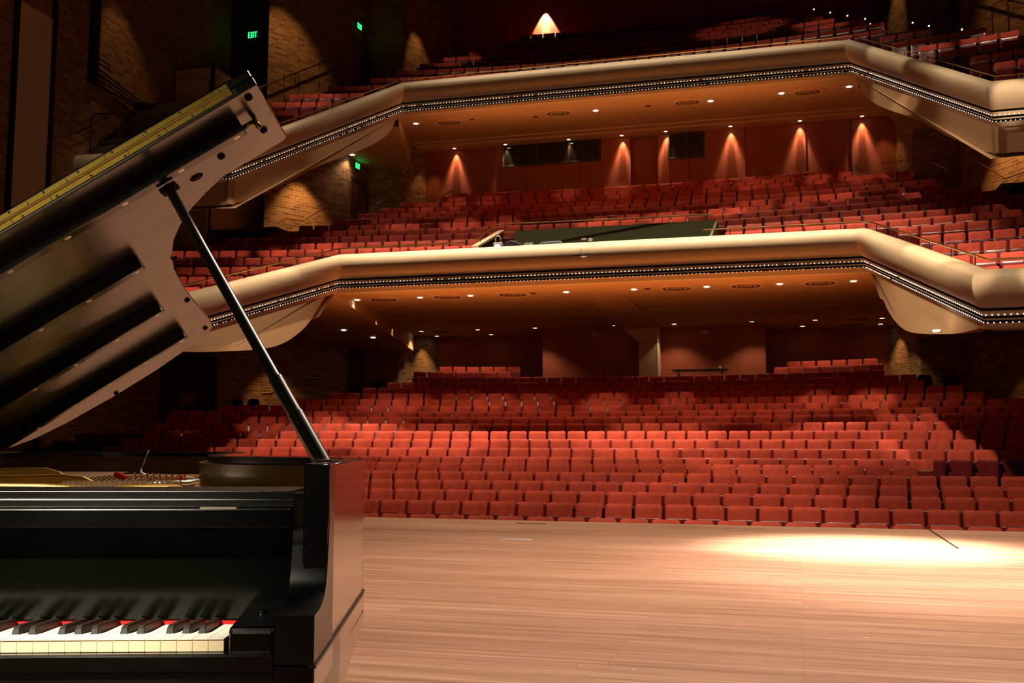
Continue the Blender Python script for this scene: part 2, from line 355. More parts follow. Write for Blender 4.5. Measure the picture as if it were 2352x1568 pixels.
# ================================================================ setting
def uvwall(name, pts, z0, z1, mat, closed=False):
    mb = MB(); uvs = []; u = 0
    for i in range(len(pts)-1):
        a, b = pts[i], pts[i+1]; L = math.hypot(b[0]-a[0], b[1]-a[1])
        mb.quad((a[0],a[1],z0), (b[0],b[1],z0), (b[0],b[1],z1), (a[0],a[1],z1))
        uvs += [(u, z0), (u+L, z0), (u+L, z1), (u, z1)]; u += L
    me = bpy.data.meshes.new(name); me.from_pydata(mb.v, [], mb.f); me.materials.append(mat)
    l = me.uv_layers.new(name='UVMap'); l.data.foreach_set('uv', [c for p in uvs for c in p])
    o = bpy.data.objects.new(name, me); C.objects.link(o); return o

# stage platform
m = MB(); m.box(-22, 22, -14, 13.6, -0.12, 0)
st = struct(m.build('floor_stage', M['stage'], bevel=0.01), 'worn brown boards of the concert platform')
m = MB(); m.box(-22, 22, 13.5, 13.58, -1.3, -0.12); struct(m.build('wall_stage_front', M['darkwall']))
m = MB(); m.box(1.494, 1.516, 11.2, 13.6, -0.004, 0.0025); struct(m.build('trim_1', M['groove']), 'dark strip let into the platform near its edge')
for i, (x, y, sx, sy) in enumerate([(-2.95, 10.9, .16, .05), (-3.35, 13.1, .2, .04)]):
    m = MB(); m.box(x-sx, x+sx, y-sy, y+sy, -0.004, 0.003)
    tag(m.build('floor_pocket', M['whitebox' if i == 0 else 'steel'], bevel=0.001), ['pale oblong floor pocket cover set in the stage boards', 'dark floor pocket cover near the platform edge, nearest the seats'][i], 'floor pocket')

POLY_L = [(-13.1, 37.0), (-13.9, 34.9), (-15.3, 34.9), (-15.2, 33.1), (-16.8, 30.1), (-17.2, 29.0), (-17.2, 28.0), (-19.0, 28.0), (-19.0, 5.0)]
POLY_LU = [(-13.1, 38.2), (-13.9, 34.9), (-15.3, 34.9), (-15.2, 33.1), (-16.8, 30.1), (-17.0, 31.5), (-19.0, 31.5), (-19.0, 5.0)]
POLY_R = [(mirx(x), y) for x, y in POLY_L]; POLY_RU = [(mirx(x), y) for x, y in POLY_LU]
struct(uvwall('wall_left', POLY_L, -1.5, 7.6, M['brick'])); struct(uvwall('wall_left_upper', POLY_LU, 7.6, 21, M['brick']))
struct(uvwall('wall_right', POLY_R, -1.5, 7.6, M['brick'])); struct(uvwall('wall_right_upper', POLY_RU, 7.6, 21, M['brick']))
m = MB(); m.box(-19.1, 9.1, 4.5, 39.5, 21, 21.2); struct(m.build('ceiling_hall', M['darkwall']))
m = MB(); m.box(-17, 7, 38.2, 38.4, 11, 21); struct(m.build('wall_back_upper', M['redwall']))
# stair landing closes the gap between the two wall heights
m = MB(); m.box(-19.0, -15.2, 28.0, 31.6, 7.5, 7.6); m.box(mirx(-15.2), mirx(-19.0), 28.0, 31.6, 7.5, 7.6); struct(m.build('floor_landing', M['stair']))

# back walls
m = MB(); m.box(-13.3, -8.63, 37.0, 37.2, 1.0, 5.6); m.box(-0.98, 3.3, 37.0, 37.2, 1.0, 5.6); struct(m.build('wall_back_lower', M['redwall']))
m = MB(); m.prism([(-8.63, 37.2), (-8.63, 35.35), (-0.98, 35.35), (-0.98, 37.2)], 'z', 1.0, 5.6); struct(m.build('wall_back_centre', M['redwall']))
m = MB(); m.box(-13.6, -5.62, 36.5, 36.7, 8.0, 13.2); m.box(-5.62, -4.62, 36.72, 36.8, 8.0, 13.2); m.box(-5.62, -4.62, 36.5, 36.72, 12.2, 13.2); m.box(-4.62, 3.5, 36.42, 36.7, 8.0, 13.2)
struct(m.build('wall_back_middle', M['redwall']))
for i, x in enumerate([-9.55, -7.5, -3.5, -1.55, 0.5, 2.0]):   # panel joints
    m = MB(); m.box(x-.008, x+.008, 36.40 if x > -4.6 else 36.49, 36.6, 8.6, 12.4); struct(m.build('trim_%d' % (i+2), M['darkwall']))

# ---------------- ceilings under the balconies
def LY(Y): return -11.88-0.15*(Y-25.2)
m = MB()
ys = [24.9, 31.0, 31.7, 33.6, 34.1, 37.0]; zs = [5.10, 5.10, 5.05, 5.05, 5.01, 5.01]
for k in range(5):
    y0, y1 = ys[k], ys[k+1]
    a0, a1 = LY(y0) - 0.02, LY(y1) - (1.5 if k == 4 else 0.02)
    m.quad((a0, y0, zs[k]), (mirx(a0), y0, zs[k]), (mirx(a1), y1, zs[k+1]), (a1, y1, zs[k+1]))
struct(m.build('ceiling_lower', M['soffit']))
m = MB()
def XE(Y): return -11.88-0.15*(Y-25.2)
def ZE(Y): return 4.98-0.065*(Y-25.2)
for f in (lambda x: x, mirx):
    y0, y1 = 25.0, 34.9
    m.add([(f(-19), y0, ZE(y0)), (f(XE(y0)), y0, ZE(y0)), (f(XE(y1)), y1, ZE(y1)), (f(-19), y1, ZE(y1))], [(0, 1, 2, 3)])
    m.add([(f(XE(y0)), y0, ZE(y0)), (f(XE(y1)), y1, ZE(y1)), (f(XE(y1)), y1, 5.15), (f(XE(y0)), y0, 5.10)], [(0, 1, 2, 3)])
    m.add([(f(XE(y1)), y1, ZE(y1)), (f(-15.5), y1, ZE(y1)), (f(-15.5), y1, 5.15), (f(XE(y1)), y1, 5.15)], [(0, 1, 2, 3)])
    m.add([(f(-19), 25.0, 4.99), (f(-11.80), 25.0, 4.99), (f(-11.95), 24.4, 4.30), (f(-19), 24.4, 4.30)], [(0, 1, 2, 3)])
    m.add([(f(-19), 24.4, 4.30), (f(-11.95), 24.4, 4.30), (f(-12.65), 21.7, 3.30), (f(-19), 21.7, 3.30)], [(0, 1, 2, 3)])
    m.add([(f(-19), 21.7, 3.30), (f(-12.65), 21.7, 3.30), (f(-13.4), 19.0, 3.0), (f(-19), 18.7, 3.0)], [(0, 1, 2, 3)])
struct(m.build('ceiling_lower_side', M['soffit']))
# beam with haunch, and column
m = MB(); m.add([(-5.5, 28.0, 5.12), (-4.5, 28.0, 5.12), (-4.46, 35.35, 5.12), (-5.95, 35.35, 5.12), (-5.5, 28.0, 5.095), (-4.5, 28.0, 5.095), (-4.46, 35.35, 4.86), (-5.85, 35.35, 4.86)], [(0, 1, 2, 3), (4, 7, 6, 5), (0, 4, 5, 1), (1, 5, 6, 2), (2, 6, 7, 3), (3, 7, 4, 0)])
m.prism([(-5.8, 5.0), (-5.62, 4.88), (-5.12, 4.42), (-4.46, 4.42), (-4.46, 5.0)], 'y', 34.5, 35.35)
struct(m.build('ceiling_beam', M['soffit'], bevel=0.03))
m = MB(); m.box(-5.12, -4.46, 34.6, 35.3, 2.0, 4.5); struct(m.build('wall_column', M['cream'], bevel=0.02), 'cream column under the lower balcony')
# middle ceiling
def zc(Y): return 11.35 + (Y-29.6)*0.1438
m = MB()
m.quad((-11.9, 29.5, zc(29.5)), (mirx(-11.9), 29.5, zc(29.5)), (mirx(-13.7), 35.3, zc(35.3)), (-13.7, 35.3, zc(35.3)))
m.quad((-13.7, 35.3, zc(35.3)), (mirx(-13.7), 35.3, zc(35.3)), (mirx(-13.7), 35.3, zc(35.3)-.05), (-13.7, 35.3, zc(35.3)-.05))
m.quad((-13.7, 35.3, zc(35.3)-.05), (mirx(-13.7), 35.3, zc(35.3)-.05), (mirx(-13.7), 35.85, zc(35.85)-.05), (-13.7, 35.85, zc(35.85)-.05))
m.quad((-13.7, 35.85, zc(35.85)-.05), (mirx(-13.7), 35.85, zc(35.85)-.05), (mirx(-13.7), 35.85, zc(35.85)-.12), (-13.7, 35.85, zc(35.85)-.12))
m.quad((-13.7, 35.85, zc(35.85)-.12), (mirx(-13.7), 35.85, zc(35.85)-.12), (mirx(-13.7), 36.6, zc(35.85)-.10), (-13.7, 36.6, zc(35.85)-.10))
struct(m.build('ceiling_middle', M['soffit']))
m = MB()
for f in (lambda x: x, mirx):
    m.add([(f(-19), 26, 11.2), (f(-11.9), 29.5, 11.2), (f(-13.55), 34.9, 11.2), (f(-19), 34.9, 11.2)], [(0, 1, 2, 3)])
    m.add([(f(-11.9), 29.5, 11.2), (f(-13.55), 34.9, 11.2), (f(-13.55), 34.9, 12.2), (f(-11.9), 29.5, 11.4)], [(0, 1, 2, 3)])
    m.add([(f(-19), 23.8, 7.25), (f(-14.3), 24.1, 7.25), (f(-11.9), 29.5, 11.2), (f(-19), 29.5, 11.2)], [(0, 1, 2, 3)])
struct(m.build('ceiling_middle_side', M['soffit']))
m = MB(); m.prism([(-4.9, zc(33)), (-4.75, zc(33)-.2), (-4.2, zc(33)-.2), (-4.05, zc(33))], 'y', 31.5, 36.4); 

# ---------------- balcony fronts: one swept profile each
PROF = [(-0.20, -0.75), (-0.20, 0.0), (-0.06, 0.0), (0.06, -0.012), (0.15, -0.045), (0.225, -0.10), (0.275, -0.17), (0.300, -0.25), (0.302, -0.33),
        (0.285, -0.42), (0.245, -0.51), (0.195, -0.58), (0.14, -0.635), (0.10, -0.675), (0.05, -0.680), (0.05, -0.715), (0.085, -0.72), (0.06, -0.805),
        (0.0, -0.810), (0.0, -0.843), (0.04, -0.845), (0.03, -0.875), (-0.02, -0.877), (-0.02, -0.910), (0.015, -0.912), (-0.05, -1.02), (-0.25, -1.03)]
PCOL = {13: 1, 14: 1, 15: 1, 17: 1, 18: 1, 19: 1, 21: 1, 22: 1, 23: 1}
def sweep(path, prof):
    """path points (x, y, z of the top), profile (d, h); returns rows of points with mitred corners"""
    n = len(path); nrm = []
    for i in range(n-1):
        a, b = path[i], path[i+1]; d = Vector((b[0]-a[0], b[1]-a[1])).normalized(); nrm.append(Vector((d.y, -d.x)))
    rows = []
    for i in range(n):
        if i == 0: mm = nrm[0]
        elif i == n-1: mm = nrm[-1]
        else:
            mm = nrm[i-1] + nrm[i]; mm = mm / mm.length_squared * 2
        rows.append([(path[i][0]+mm.x*d, path[i][1]+mm.y*d, path[i][2]+h) for d, h in prof])
    return rows
def subdiv(path, step=0.5):
    return path
def front(name, path, label):
    rows = sweep(path, PROF); mb = MB(); fm = []
    k = len(PROF)
    for i, r in enumerate(rows): mb.v += r
    for i in range(len(rows)-1):
        for j in range(k-1):
            mb.f.append((i*k+j, i*k+j+1, (i+1)*k+j+1, (i+1)*k+j)); fm.append(PCOL.get(j, 0))
    o = mb.build(name, M['cream'], mats=[M['cream'], M['groove']], fmat=fm); smooth_angle(o, 32); struct(o, label); return o
B1 = [(-19.0, 18.45, 3.98), (-13.2, 18.8, 3.98), (-11.72, 25.0, 6.03), (mirx(-11.72), 25.0, 6.03), (mirx(-13.2), 18.8, 3.98), (mirx(-19.0), 18.45, 3.98)]
B2 = [(-19.0, 23.8, 8.95), (-14.4, 24.0, 8.95), (-11.80, 29.6, 12.34), (mirx(-11.80), 29.6, 12.34), (mirx(-14.4), 24.0, 8.95), (mirx(-19.0), 23.8, 8.95)]
front('wall_lower_balcony_front', B1, 'rounded cream front of the lower balcony')
front('wall_upper_balcony_front', B2, 'rounded cream front of the upper balcony')
# hanging side panels below the raked wings
def wing_panel(name, a, b, ztop, pts, f, thick=0.25):
    """a, b plan ends; pts (t along a->b, z) lower outline"""
    A = Vector(a); D = (Vector(b)-A).normalized(); n = Vector((D.y, -D.x))
    mb = MB(); poly = ztop + pts
    vs = []
    for off in (0.0, -thick):
        for t, z in poly:
            p = A + D*t - n*(-0.055+off); vs.append((f(p.x), p.y, z))
    k = len(poly)
    mb.add(vs, [tuple(range(k)), tuple(range(k, 2*k))[::-1]] + [(i, (i+1) % k, (i+1) % k+k, i+k) for i in range(k)])
    o = mb.build(name, M['soffit']); smooth_angle(o, 35); return struct(o)
def curve(pts, n=6):
    out = []
    P = [pts[0]] + pts + [pts[-1]]
    for i in range(1, len(P)-2):
        for k in range(n):
            t = k/n; q = []
            for c in range(2):
                a, b, c2, d = P[i-1][c], P[i][c], P[i+1][c], P[i+2][c]
                q.append(0.5*((2*b)+(-a+c2)*t+(2*a-5*b+4*c2-d)*t*t+(-a+3*b-3*c2+d)*t**3))
            out.append(tuple(q))
    out.append(pts[-1]); return out
low1 = curve([(6.38, 3.02), (5.1, 3.03), (3.9, 3.14), (3.0, 3.25), (2.26, 3.40), (1.63, 3.68), (1.06, 4.1), (0.56, 4.7), (0.2, 5.1)])
top1 = [(0.0, 5.12), (6.38, 3.05)]
for nm, f in (('wall_left_balcony_panel', lambda x: x), ('wall_right_balcony_panel', mirx)):
    wing_panel(nm, (-11.72, 25.0), (-13.2, 18.8), top1, low1, f)
low2 = curve([(6.2, 7.35), (5.75, 7.50), (4.7, 8.05), (3.2, 9.0), (1.4, 9.95), (0.5, 10.6), (0.15, 11.2)])
for nm, f in (('wall_left_upper_panel', lambda x: x), ('wall_right_upper_panel', mirx)):
    wing_panel(nm, (-11.80, 29.6), (-14.4, 24.0), [(0.0, 11.4), (6.2, 8.05)], low2, f)
m = MB()
for f in (lambda x: x, mirx):
    m.add([(f(-14.35), 24.1, 8.0), (f(-14.35), 24.1, 7.35), (f(-19), 23.9, 7.35), (f(-19), 23.9, 8.0)], [(0, 1, 2, 3)])
    m.add([(f(-13.15), 18.9, 3.05), (f(-13.15), 18.9, 2.98), (f(-19), 18.55, 2.98), (f(-19), 18.55, 3.05)], [(0, 1, 2, 3)])
struct(m.build('trim_20', M['soffit']))

# ================================================================ rows
ROWS = []   # level, index, Y0, c, ztop, [(xmin, xmax)...]
SEAT_H = 0.86
def cc(k): return 0.003 if k <= 3 else (0.002 if k <= 5 else (0.004 if k == 6 else min(0.022, 0.007+(k-7)*0.006)))
zt = {0: -0.10, 1: .07, 2: .215, 3: .35, 4: .49, 5: .64, 6: .75, 7: .94, 8: 1.14, 9: 1.345, 10: 1.55, 11: 1.75, 12: 1.93, 13: 2.13, 14: 2.355, 15: 2.585, 16: 2.80, 17: 3.03, 18: 3.27, 19: 3.52, 20: 3.77}
xl = {0: -15, 1: -15, 2: -15, 3: -15, 4: -15, 5: -15.5, 6: -16.2, 7: -16.7, 8: -16.45, 9: -16.2, 10: -16.2, 11: -16.5, 12: -16.8, 13: -16.2, 14: -14.55, 15: -14.05, 16: -13.58, 17: -13.08, 18: -12.55}
xr = {5: 2.55, 6: 2.98, 14: 4.78, 15: 4.28, 16: 3.80, 17: 3.32, 18: 2.82}
for k in range(21):
    Y0 = 16.8+(k-1)*.97 if k <= 4 else (20.8 if k == 5 else 22.0+(k-6)*1.0)
    if k == 18: Y0 = 33.95
    if k >= 19: seg = [(-12.9 if k == 19 else -12.45, -9.15), (-0.75 if k == 19 else -0.45, 2.75 if k == 19 else 2.9)]
    else: seg = [(xl[k], xr.get(k, 6.6 if k > 6 else 7.6))]
    ROWS.append(dict(lv=1, k=k, Y=Y0, c=cc(k), z=zt[k], seg=seg, w=0.49 if k != 5 else 0.475))
def wingx1(Y): return -11.72-(25.0-Y)*0.239-0.62
def wingx2(Y): return -11.80-(29.6-Y)*0.464-0.62
m2 = [(35.9, 10.20, -12.1, 2.1), (35.2, 9.90, -12.35, 2.3), (34.5, 9.56, -13.7, 3.6), (33.75, 9.20, -14.05, 3.95), (33.0, 8.85, -14.4, 4.3), (31.2, 8.27, -14.55, 4.45), (30.26, 7.88, -15.15, 5.0),
      (29.32, 7.51, -15.75, 5.6), (28.4, 7.14, -16.45, 6.3), (27.45, 6.76, -17.1, 6.9), (26.5, 6.40, -17.1, 7.0)]
for i, (Y, z, a, b) in enumerate(m2):
    seg = [(a, b)]
    if i == 9: seg = [(a, -7.75), (-1.75, b)]
    if i == 10: seg = [(a, -8.05), (-1.85, b)]
    if i == 8: seg = [(a, b)]
    ROWS.append(dict(lv=2, k=20-i, Y=Y, c=0.0108, z=z, seg=seg, w=0.49))
for n in range(6):
    Y = 25.56-0.94*n; z = 6.02-0.405*n
    ym = Y-0.0108*(9.0)**2
    xw = wingx1(min(ym+0.35, 25)); a = -18.2
    ROWS.append(dict(lv=2, k=9-n, Y=Y, c=0.0108, z=z, seg=[(a, xw), (mirx(xw), mirx(a))], w=0.49))
m3 = [(31.3, 12.98, -13.3), (32.2, 13.55, -12.9), (33.1, 14.1, -12.5), (34.0, 14.64, -11.85), (34.9, 15.14, -11.3), (35.8, 15.65, -10.6), (36.6, 16.15, -10.6), (37.4, 16.70, -10.2)]
for j, (Y, z, a) in enumerate(m3):
    ROWS.append(dict(lv=3, k=10+j, Y=Y, c=0.0118, z=z, seg=[(a, mirx(a))], w=0.475))
for n in range(6):
    Y = 30.4-0.92*n; z = 12.42-0.555*n; ym = Y-0.0118*8.5**2
    xw = wingx2(min(ym+0.3, 29.6)); a = [-14.4, -15.1, -15.8, -16.3, -16.6, -17.2][n]
    ROWS.append(dict(lv=3, k=9-n, Y=Y, c=0.0118, z=z, seg=[(a, xw), (mirx(xw), mirx(a))], w=0.475))

def arcY(r, x): return r['Y'] - r['c']*(x-CX)**2
def terrace(name, rows, spacing, front_drop=0.5, xlim=None, clip=None):
    mb = MB()
    for r in rows:
        zf = r['z']-SEAT_H
        for (a, b) in (xlim(r) if xlim else [(r['seg'][0][0]-1.2, r['seg'][-1][1]+1.2)]):
            f0 = r.get('f', spacing*0.62); f1 = r.get('bk', spacing*0.38)
            n = max(2, int((b-a)/0.8))
            for i in range(n):
                x0, x1 = a+(b-a)*i/n, a+(b-a)*(i+1)/n
                y0, y1 = arcY(r, x0), arcY(r, x1)
                q0, q1 = y0-f0, y1-f0
                if clip:      # keep the slab behind the sloping front
                    q0, q1 = max(q0, clip(x0)), max(q1, clip(x1))
                    if q0 > y0+f1 or q1 > y1+f1: continue
                mb.quad((x0, q0, zf), (x1, q1, zf), (x1, y1+f1+.02, zf), (x0, y0+f1+.02, zf))
                mb.quad((x0, q0, zf-front_drop), (x1, q1, zf-front_drop), (x1, q1, zf), (x0, q0, zf))
    return struct(mb.build(name, M['carpet']))
def clip1(x):
    x = min(x, mirx(x)); return 19.05 if x < -13.3 else 25.25-(x+11.85)/-1.48*6.2
def clip2(x):
    x = min(x, mirx(x)); return 24.25 if x < -14.5 else 29.85-(x+11.95)/-2.6*5.6
for r in ROWS:
    if r['lv'] == 1 and r['k'] == 5: r['f'] = 0.6; r['bk'] = 0.5
    if r['lv'] == 1 and r['k'] == 6: r['f'] = 0.7
    if r['lv'] == 1 and r['k'] == 0: r['f'] = 2.4
    if r['lv'] == 2 and r['k'] == 16: r['f'] = 1.4
    if r['lv'] == 1 and r['k'] == 20: r['bk'] = 1.0
    if r['lv'] == 1 and r['k'] == 18: r['bk'] = 1.6
terrace('floor_main', [r for r in ROWS if r['lv'] == 1], 1.0, 0.45, lambda r: [(-19, 9)] if r['k'] < 14 else ([(-15.3, 5.2)] if r['k'] < 19 else [(-13.8, -9.0), (-1.1, 3.7)]))
terrace('floor_lower_balcony', [r for r in ROWS if r['lv'] == 2 and r['k'] >= 10], 0.94, 0.38, lambda r: [(max(-18.9, r['seg'][0][0]-1.0), r['seg'][-1][1]+1.0)])
terrace('floor_lower_balcony_wings', [r for r in ROWS if r['lv'] == 2 and r['k'] < 10], 0.94, 0.2, lambda r: [(-19, r['seg'][0][1]+0.45), (r['seg'][1][0]-0.45, 8.9)], clip1)
terrace('floor_upper_balcony', [r for r in ROWS if r['lv'] == 3 and r['k'] >= 10], 0.92, 0.56, lambda r: [(r['seg'][0][0]-1.2, r['seg'][-1][1]+1.2)])
terrace('floor_upper_balcony_wings', [r for r in ROWS if r['lv'] == 3 and r['k'] < 10], 0.92, 0.56, lambda r: [(-17.4, r['seg'][0][1]+0.45), (r['seg'][1][0]-0.45, 7.3)], clip2)

# ================================================================ seats
def seat_meshes():
    """folding auditorium seat, origin on the floor below its back, facing -Y"""
    def cushion(w, h, t, zc_, yc, lean, curvx, crown, rc=0.05, top_only=False):
        # rounded-rectangle outline
        pts = []; hw, hh = w/2, h/2
        for cx, cz, a0 in ((hw-rc, hh-rc, 0), (-hw+rc, hh-rc, 90), (-hw+rc, -hh+rc, 180), (hw-rc, -hh+rc, 270)):
            for k in range(5):
                a = R(a0+90*k/4); pts.append((cx+rc*math.cos(a), cz+rc*math.sin(a)))
        # extra points on the long top and bottom edges for curvature
        out = []
        for i, p in enumerate(pts):
            out.append(p); q = pts[(i+1) % len(pts)]
            if math.hypot(p[0]-q[0], p[1]-q[1]) > 0.15:
                nn = 4
                for k in range(1, nn): out.append((p[0]+(q[0]-p[0])*k/nn, p[1]+(q[1]-p[1])*k/nn))
        rings = [(0.97, t), (1.0, t*0.8), (1.0, 0.2*t), (0.985, -0.05*t), (0.93, -crown*0.6), (0.7, -crown), (0.35, -crown*1.1)]
        vs = []; fs = []; n = len(out)
        for s, y in rings:
            for (x, z) in out:
                x2, z2 = x*s, z*s
                vs.append((x2, y, z2))
        for r_ in range(len(rings)-1):
            for i in range(n):
                j = (i+1) % n; fs.append((r_*n+i, r_*n+j, (r_+1)*n+j, (r_+1)*n+i))
        fs.append(tuple(range(n))); fs.append(tuple(range((len(rings)-1)*n, len(rings)*n))[::-1])
        res = []
        for x, y, z in vs:
            y2 = y - curvx*x*x
            yy = y2*math.cos(lean) + z*math.sin(lean); zz = z*math.cos(lean) - y2*math.sin(lean)
            res.append((x, yc+yy, zc_+zz))
        return res, fs
    parts = {}
    v, f = cushion(0.440, 0.50, 0.055, 0.605, 0.02, R(12), 0.75, 0.030, 0.062); parts['backrest'] = (v, f, 'velvet', True)
    v, f = cushion(0.43, 0.40, 0.05, 0.44, -0.115, R(7), 0.25, 0.02); parts['seat_cushion'] = (v, f, 'velvet', True)
    b = MB()
    v, f = cushion(0.435, 0.405, 0.022, 0.44, -0.150, R(7), 0.25, 0.012); parts['seat_pan'] = (v, f, 'pan', True)
    b = MB(); b.prism([(-0.26, 0.555), (-0.27, 0.575), (-0.25, 0.59), (0.03, 0.60), (0.03, 0.572)], 'x', -0.268, -0.222); parts['armrest'] = (b.v, b.f, 'arm', False)
    b = MB(); b.box(-0.262, -0.228, -0.270, -0.215, 0.584, 0.596); parts['armrest_cap'] = (b.v, b.f, 'armtip', False)
    b = MB(); b.prism([(-0.16, 0.0), (-0.15, 0.02), (-0.06, 0.30), (-0.12, 0.56), (-0.02, 0.58), (0.05, 0.30), (0.10, 0.02), (0.12, 0.0)], 'x', -0.258, -0.232); parts['standard'] = (b.v, b.f, 'standard', False)
    return parts
SP = seat_meshes()
proto = {}
for nm, (v, f, mt, sm) in SP.items():
    me = bpy.data.meshes.new(nm); me.from_pydata(v, [], f)
    bm = bmesh.new(); bm.from_mesh(me); bmesh.ops.recalc_face_normals(bm, faces=bm.faces); bm.to_mesh(me); bm.free()
    me.materials.append(M[mt])
    if sm: me.polygons.foreach_set('use_smooth', [True]*len(me.polygons))
    proto[nm] = me
# camera test used only to leave out seats that the photograph shows nothing of
CM = cam.matrix_world.inverted()
def inframe(x, y, z, pad=60):
    q = CM @ Vector((x, y, z)); px = 1176+2373*q.x/-q.z; return (-pad < px < 2352+pad), px, -q.z
def piano_hides(px, lv, k): return lv == 1 and px < 800 and k <= 6
allseats = []
for r in ROWS:
    for (a, b) in r['seg']:
        # walk along the arc in equal steps
        x = a+r['w']/2
        off = ((r['k']*0.41+r['lv']*0.3) % 1.0)*0.45*r['w']
        x += off
        while x < b-r['w']/2+0.02:
            sl = -2*r['c']*(x-CX); y = arcY(r, x)
            ok, px, D = inframe(x, y, r['z'], 120)
            if ok and not (r['lv'] == 1 and r['k'] <= 6 and px < 560):
                allseats.append(dict(x=x, y=y, z=r['z']-SEAT_H, rz=math.atan(sl), lv=r['lv'], k=r['k'], px=px, D=D))
            x += r['w']/math.sqrt(1+sl*sl)
print('seats', len(allseats))
vis = [s for s in allseats if -5 < s['px'] < 2357 and not (s['lv'] == 1 and s['px'] < 815 and s['k'] <= 6)]
vis.sort(key=lambda s: s['D'])
solo = set(id(s) for s in vis[:300])
ORD = ['front', 'second', 'third', 'fourth', 'fifth', 'sixth', 'seventh', 'eighth', 'ninth', 'tenth', 'eleventh', 'twelfth', 'thirteenth', 'fourteenth', 'fifteenth', 'sixteenth', 'seventeenth', 'eighteenth', 'nineteenth', 'twentieth',
       'twenty-first', 'twenty-second', 'twenty-third', 'twenty-fourth', 'twenty-fifth', 'twenty-sixth', 'twenty-seventh', 'twenty-eighth', 'twenty-ninth', 'thirtieth', 'thirty-first', 'thirty-second', 'thirty-third', 'thirty-fourth', 'thirty-fifth', 'thirty-sixth', 'thirty-seventh', 'thirty-eighth', 'thirty-ninth', 'fortieth']
byrow = {}
for s in vis[:300]: byrow.setdefault((s['lv'], s['k']), []).append(s)
src = None
for (lv, k), L in sorted(byrow.items()):
    L.sort(key=lambda s: -s['px'])
    allr = sorted([s for s in vis if s['lv'] == lv and s['k'] == k], key=lambda s: -s['px'])
    for s in L:
        i = allr.index(s)
        where = 'nearest the picture\'s right edge' if i == 0 else '%s from the picture\'s right edge' % ORD[i]
        rown = ('%s row from the stage' % ORD[k]) if lv == 1 else ('lower balcony wing, %s row' % ORD[max(0, k-3)])
        if lv == 3: rown = 'upper balcony wing, %s row' % ORD[max(0, k-3)]
        lab = 'red folding seat, %s, %s' % (rown, where)
        t = thing('auditorium_seat', lab, 'seat', (s['x'], s['y'], s['z']), s['rz'], 'red folding seats in the rows nearest the stage')
        if src is None:
            for nm, me in proto.items():
                o = bpy.data.objects.new(nm, me); C.objects.link(o); o.parent = t
            src = t; kids = list(t.children)
        else:
            for ch in kids:
                c = ch.copy(); c.parent = t; C.objects.link(c)
rest = [s for s in allseats if id(s) not in solo]
def mass(seats):
    V = []; F = []; MI = []; base = 0; mats = ['velvet', 'pan', 'arm', 'armtip', 'standard']
    pv = []; pf = []; pm = []
    for nm, me in proto.items():
        n0 = len(pv); pv += [tuple(v.co) for v in me.vertices]; 
        for p in me.polygons: pf.append(tuple(i+n0 for i in p.vertices)); pm.append(mats.index(SP[nm][2]))
    P = np.array(pv)
    for s in seats:
        c, sn = math.cos(s['rz']), math.sin(s['rz'])
        Q = np.empty_like(P); Q[:, 0] = P[:, 0]*c-P[:, 1]*sn+s['x']; Q[:, 1] = P[:, 0]*sn+P[:, 1]*c+s['y']; Q[:, 2] = P[:, 2]+s['z']
        V.append(Q); F += [tuple(i+base for i in f) for f in pf]; MI += pm; base += len(P)
    me = bpy.data.meshes.new('auditorium_seats'); me.from_pydata(np.concatenate(V).tolist(), [], F)
    for q in mats: me.materials.append(M[q])
    me.polygons.foreach_set('material_index', MI)
    me.polygons.foreach_set('use_smooth', [q < 2 for q in MI])
    o = bpy.data.objects.new('auditorium_seats', me); C.objects.link(o); return o
ms = mass(rest); ms['kind'] = 'stuff'
tag(ms, 'red folding seats filling the farther rows and both balconies', 'seats')

# ================================================================ rope lights along both balcony fronts
def path_points(path, d, h, spacing):
    rows = sweep(path, [(d, h)]); pts = []
    for i in range(len(rows)-1):
        a, b = Vector(rows[i][0]), Vector(rows[i+1][0]); L = (b-a).length; n = int(L/spacing)
        for k in range(n): pts.append(a+(b-a)*((k+0.5)/n))
    return pts
bb = MB(); bb.ball((0, 0, 0), 0.011, 6, 4)
bulb_me = bpy.data.meshes.new('bulb'); bulb_me.from_pydata(bb.v, [], bb.f); bulb_me.materials.append(M['bulb'])
def rope(path, label, hlist):
    t = thing('rope_light', label, 'string lights', (CX, path[2][1], path[2][2]))
    # cable
    for h in hlist:
        cb = MB(); rows = sweep(path, [(0.058 if h > -0.85 else 0.020, h)]); cb.tube([r[0] for r in rows], 0.006, 5)
        cb.build('cable', M['groove'], t, world=True)
    pts = []
    for h in hlist: pts += path_points(path, 0.072 if h > -0.85 else 0.034, h, 0.095)
    rng = random.Random(3)
    vis_ = [p for p in pts if inframe(p.x, p.y, p.z, 0)[0]]
    vis_.sort(key=lambda p: inframe(p.x, p.y, p.z)[2])
    near = [p for p in vis_ if inframe(p.x, p.y, p.z)[1] > 800][:100]; ns = set(id(p) for p in near)
    for p in near:
        o = bpy.data.objects.new('bulb', bulb_me); C.objects.link(o); o.parent = t; o.location = p-Vector(t.location)
        o.scale = (1, 1, 1)
    mm = MB()
    for p in pts:
        if id(p) in ns: continue
        if rng.random() < 0.06: continue
        mm.ball(tuple(p), 0.011*rng.uniform(0.75, 1.1), 6, 4)
    o = mm.build('bulbs', M['bulb'], t, world=True); o['kind'] = 'stuff'
rope(B1, 'double row of tiny warm bulbs under the rim of the lower balcony', [-0.79, -0.917])
rope(B2, 'double row of tiny warm bulbs under the rim of the upper balcony', [-0.79, -0.917])

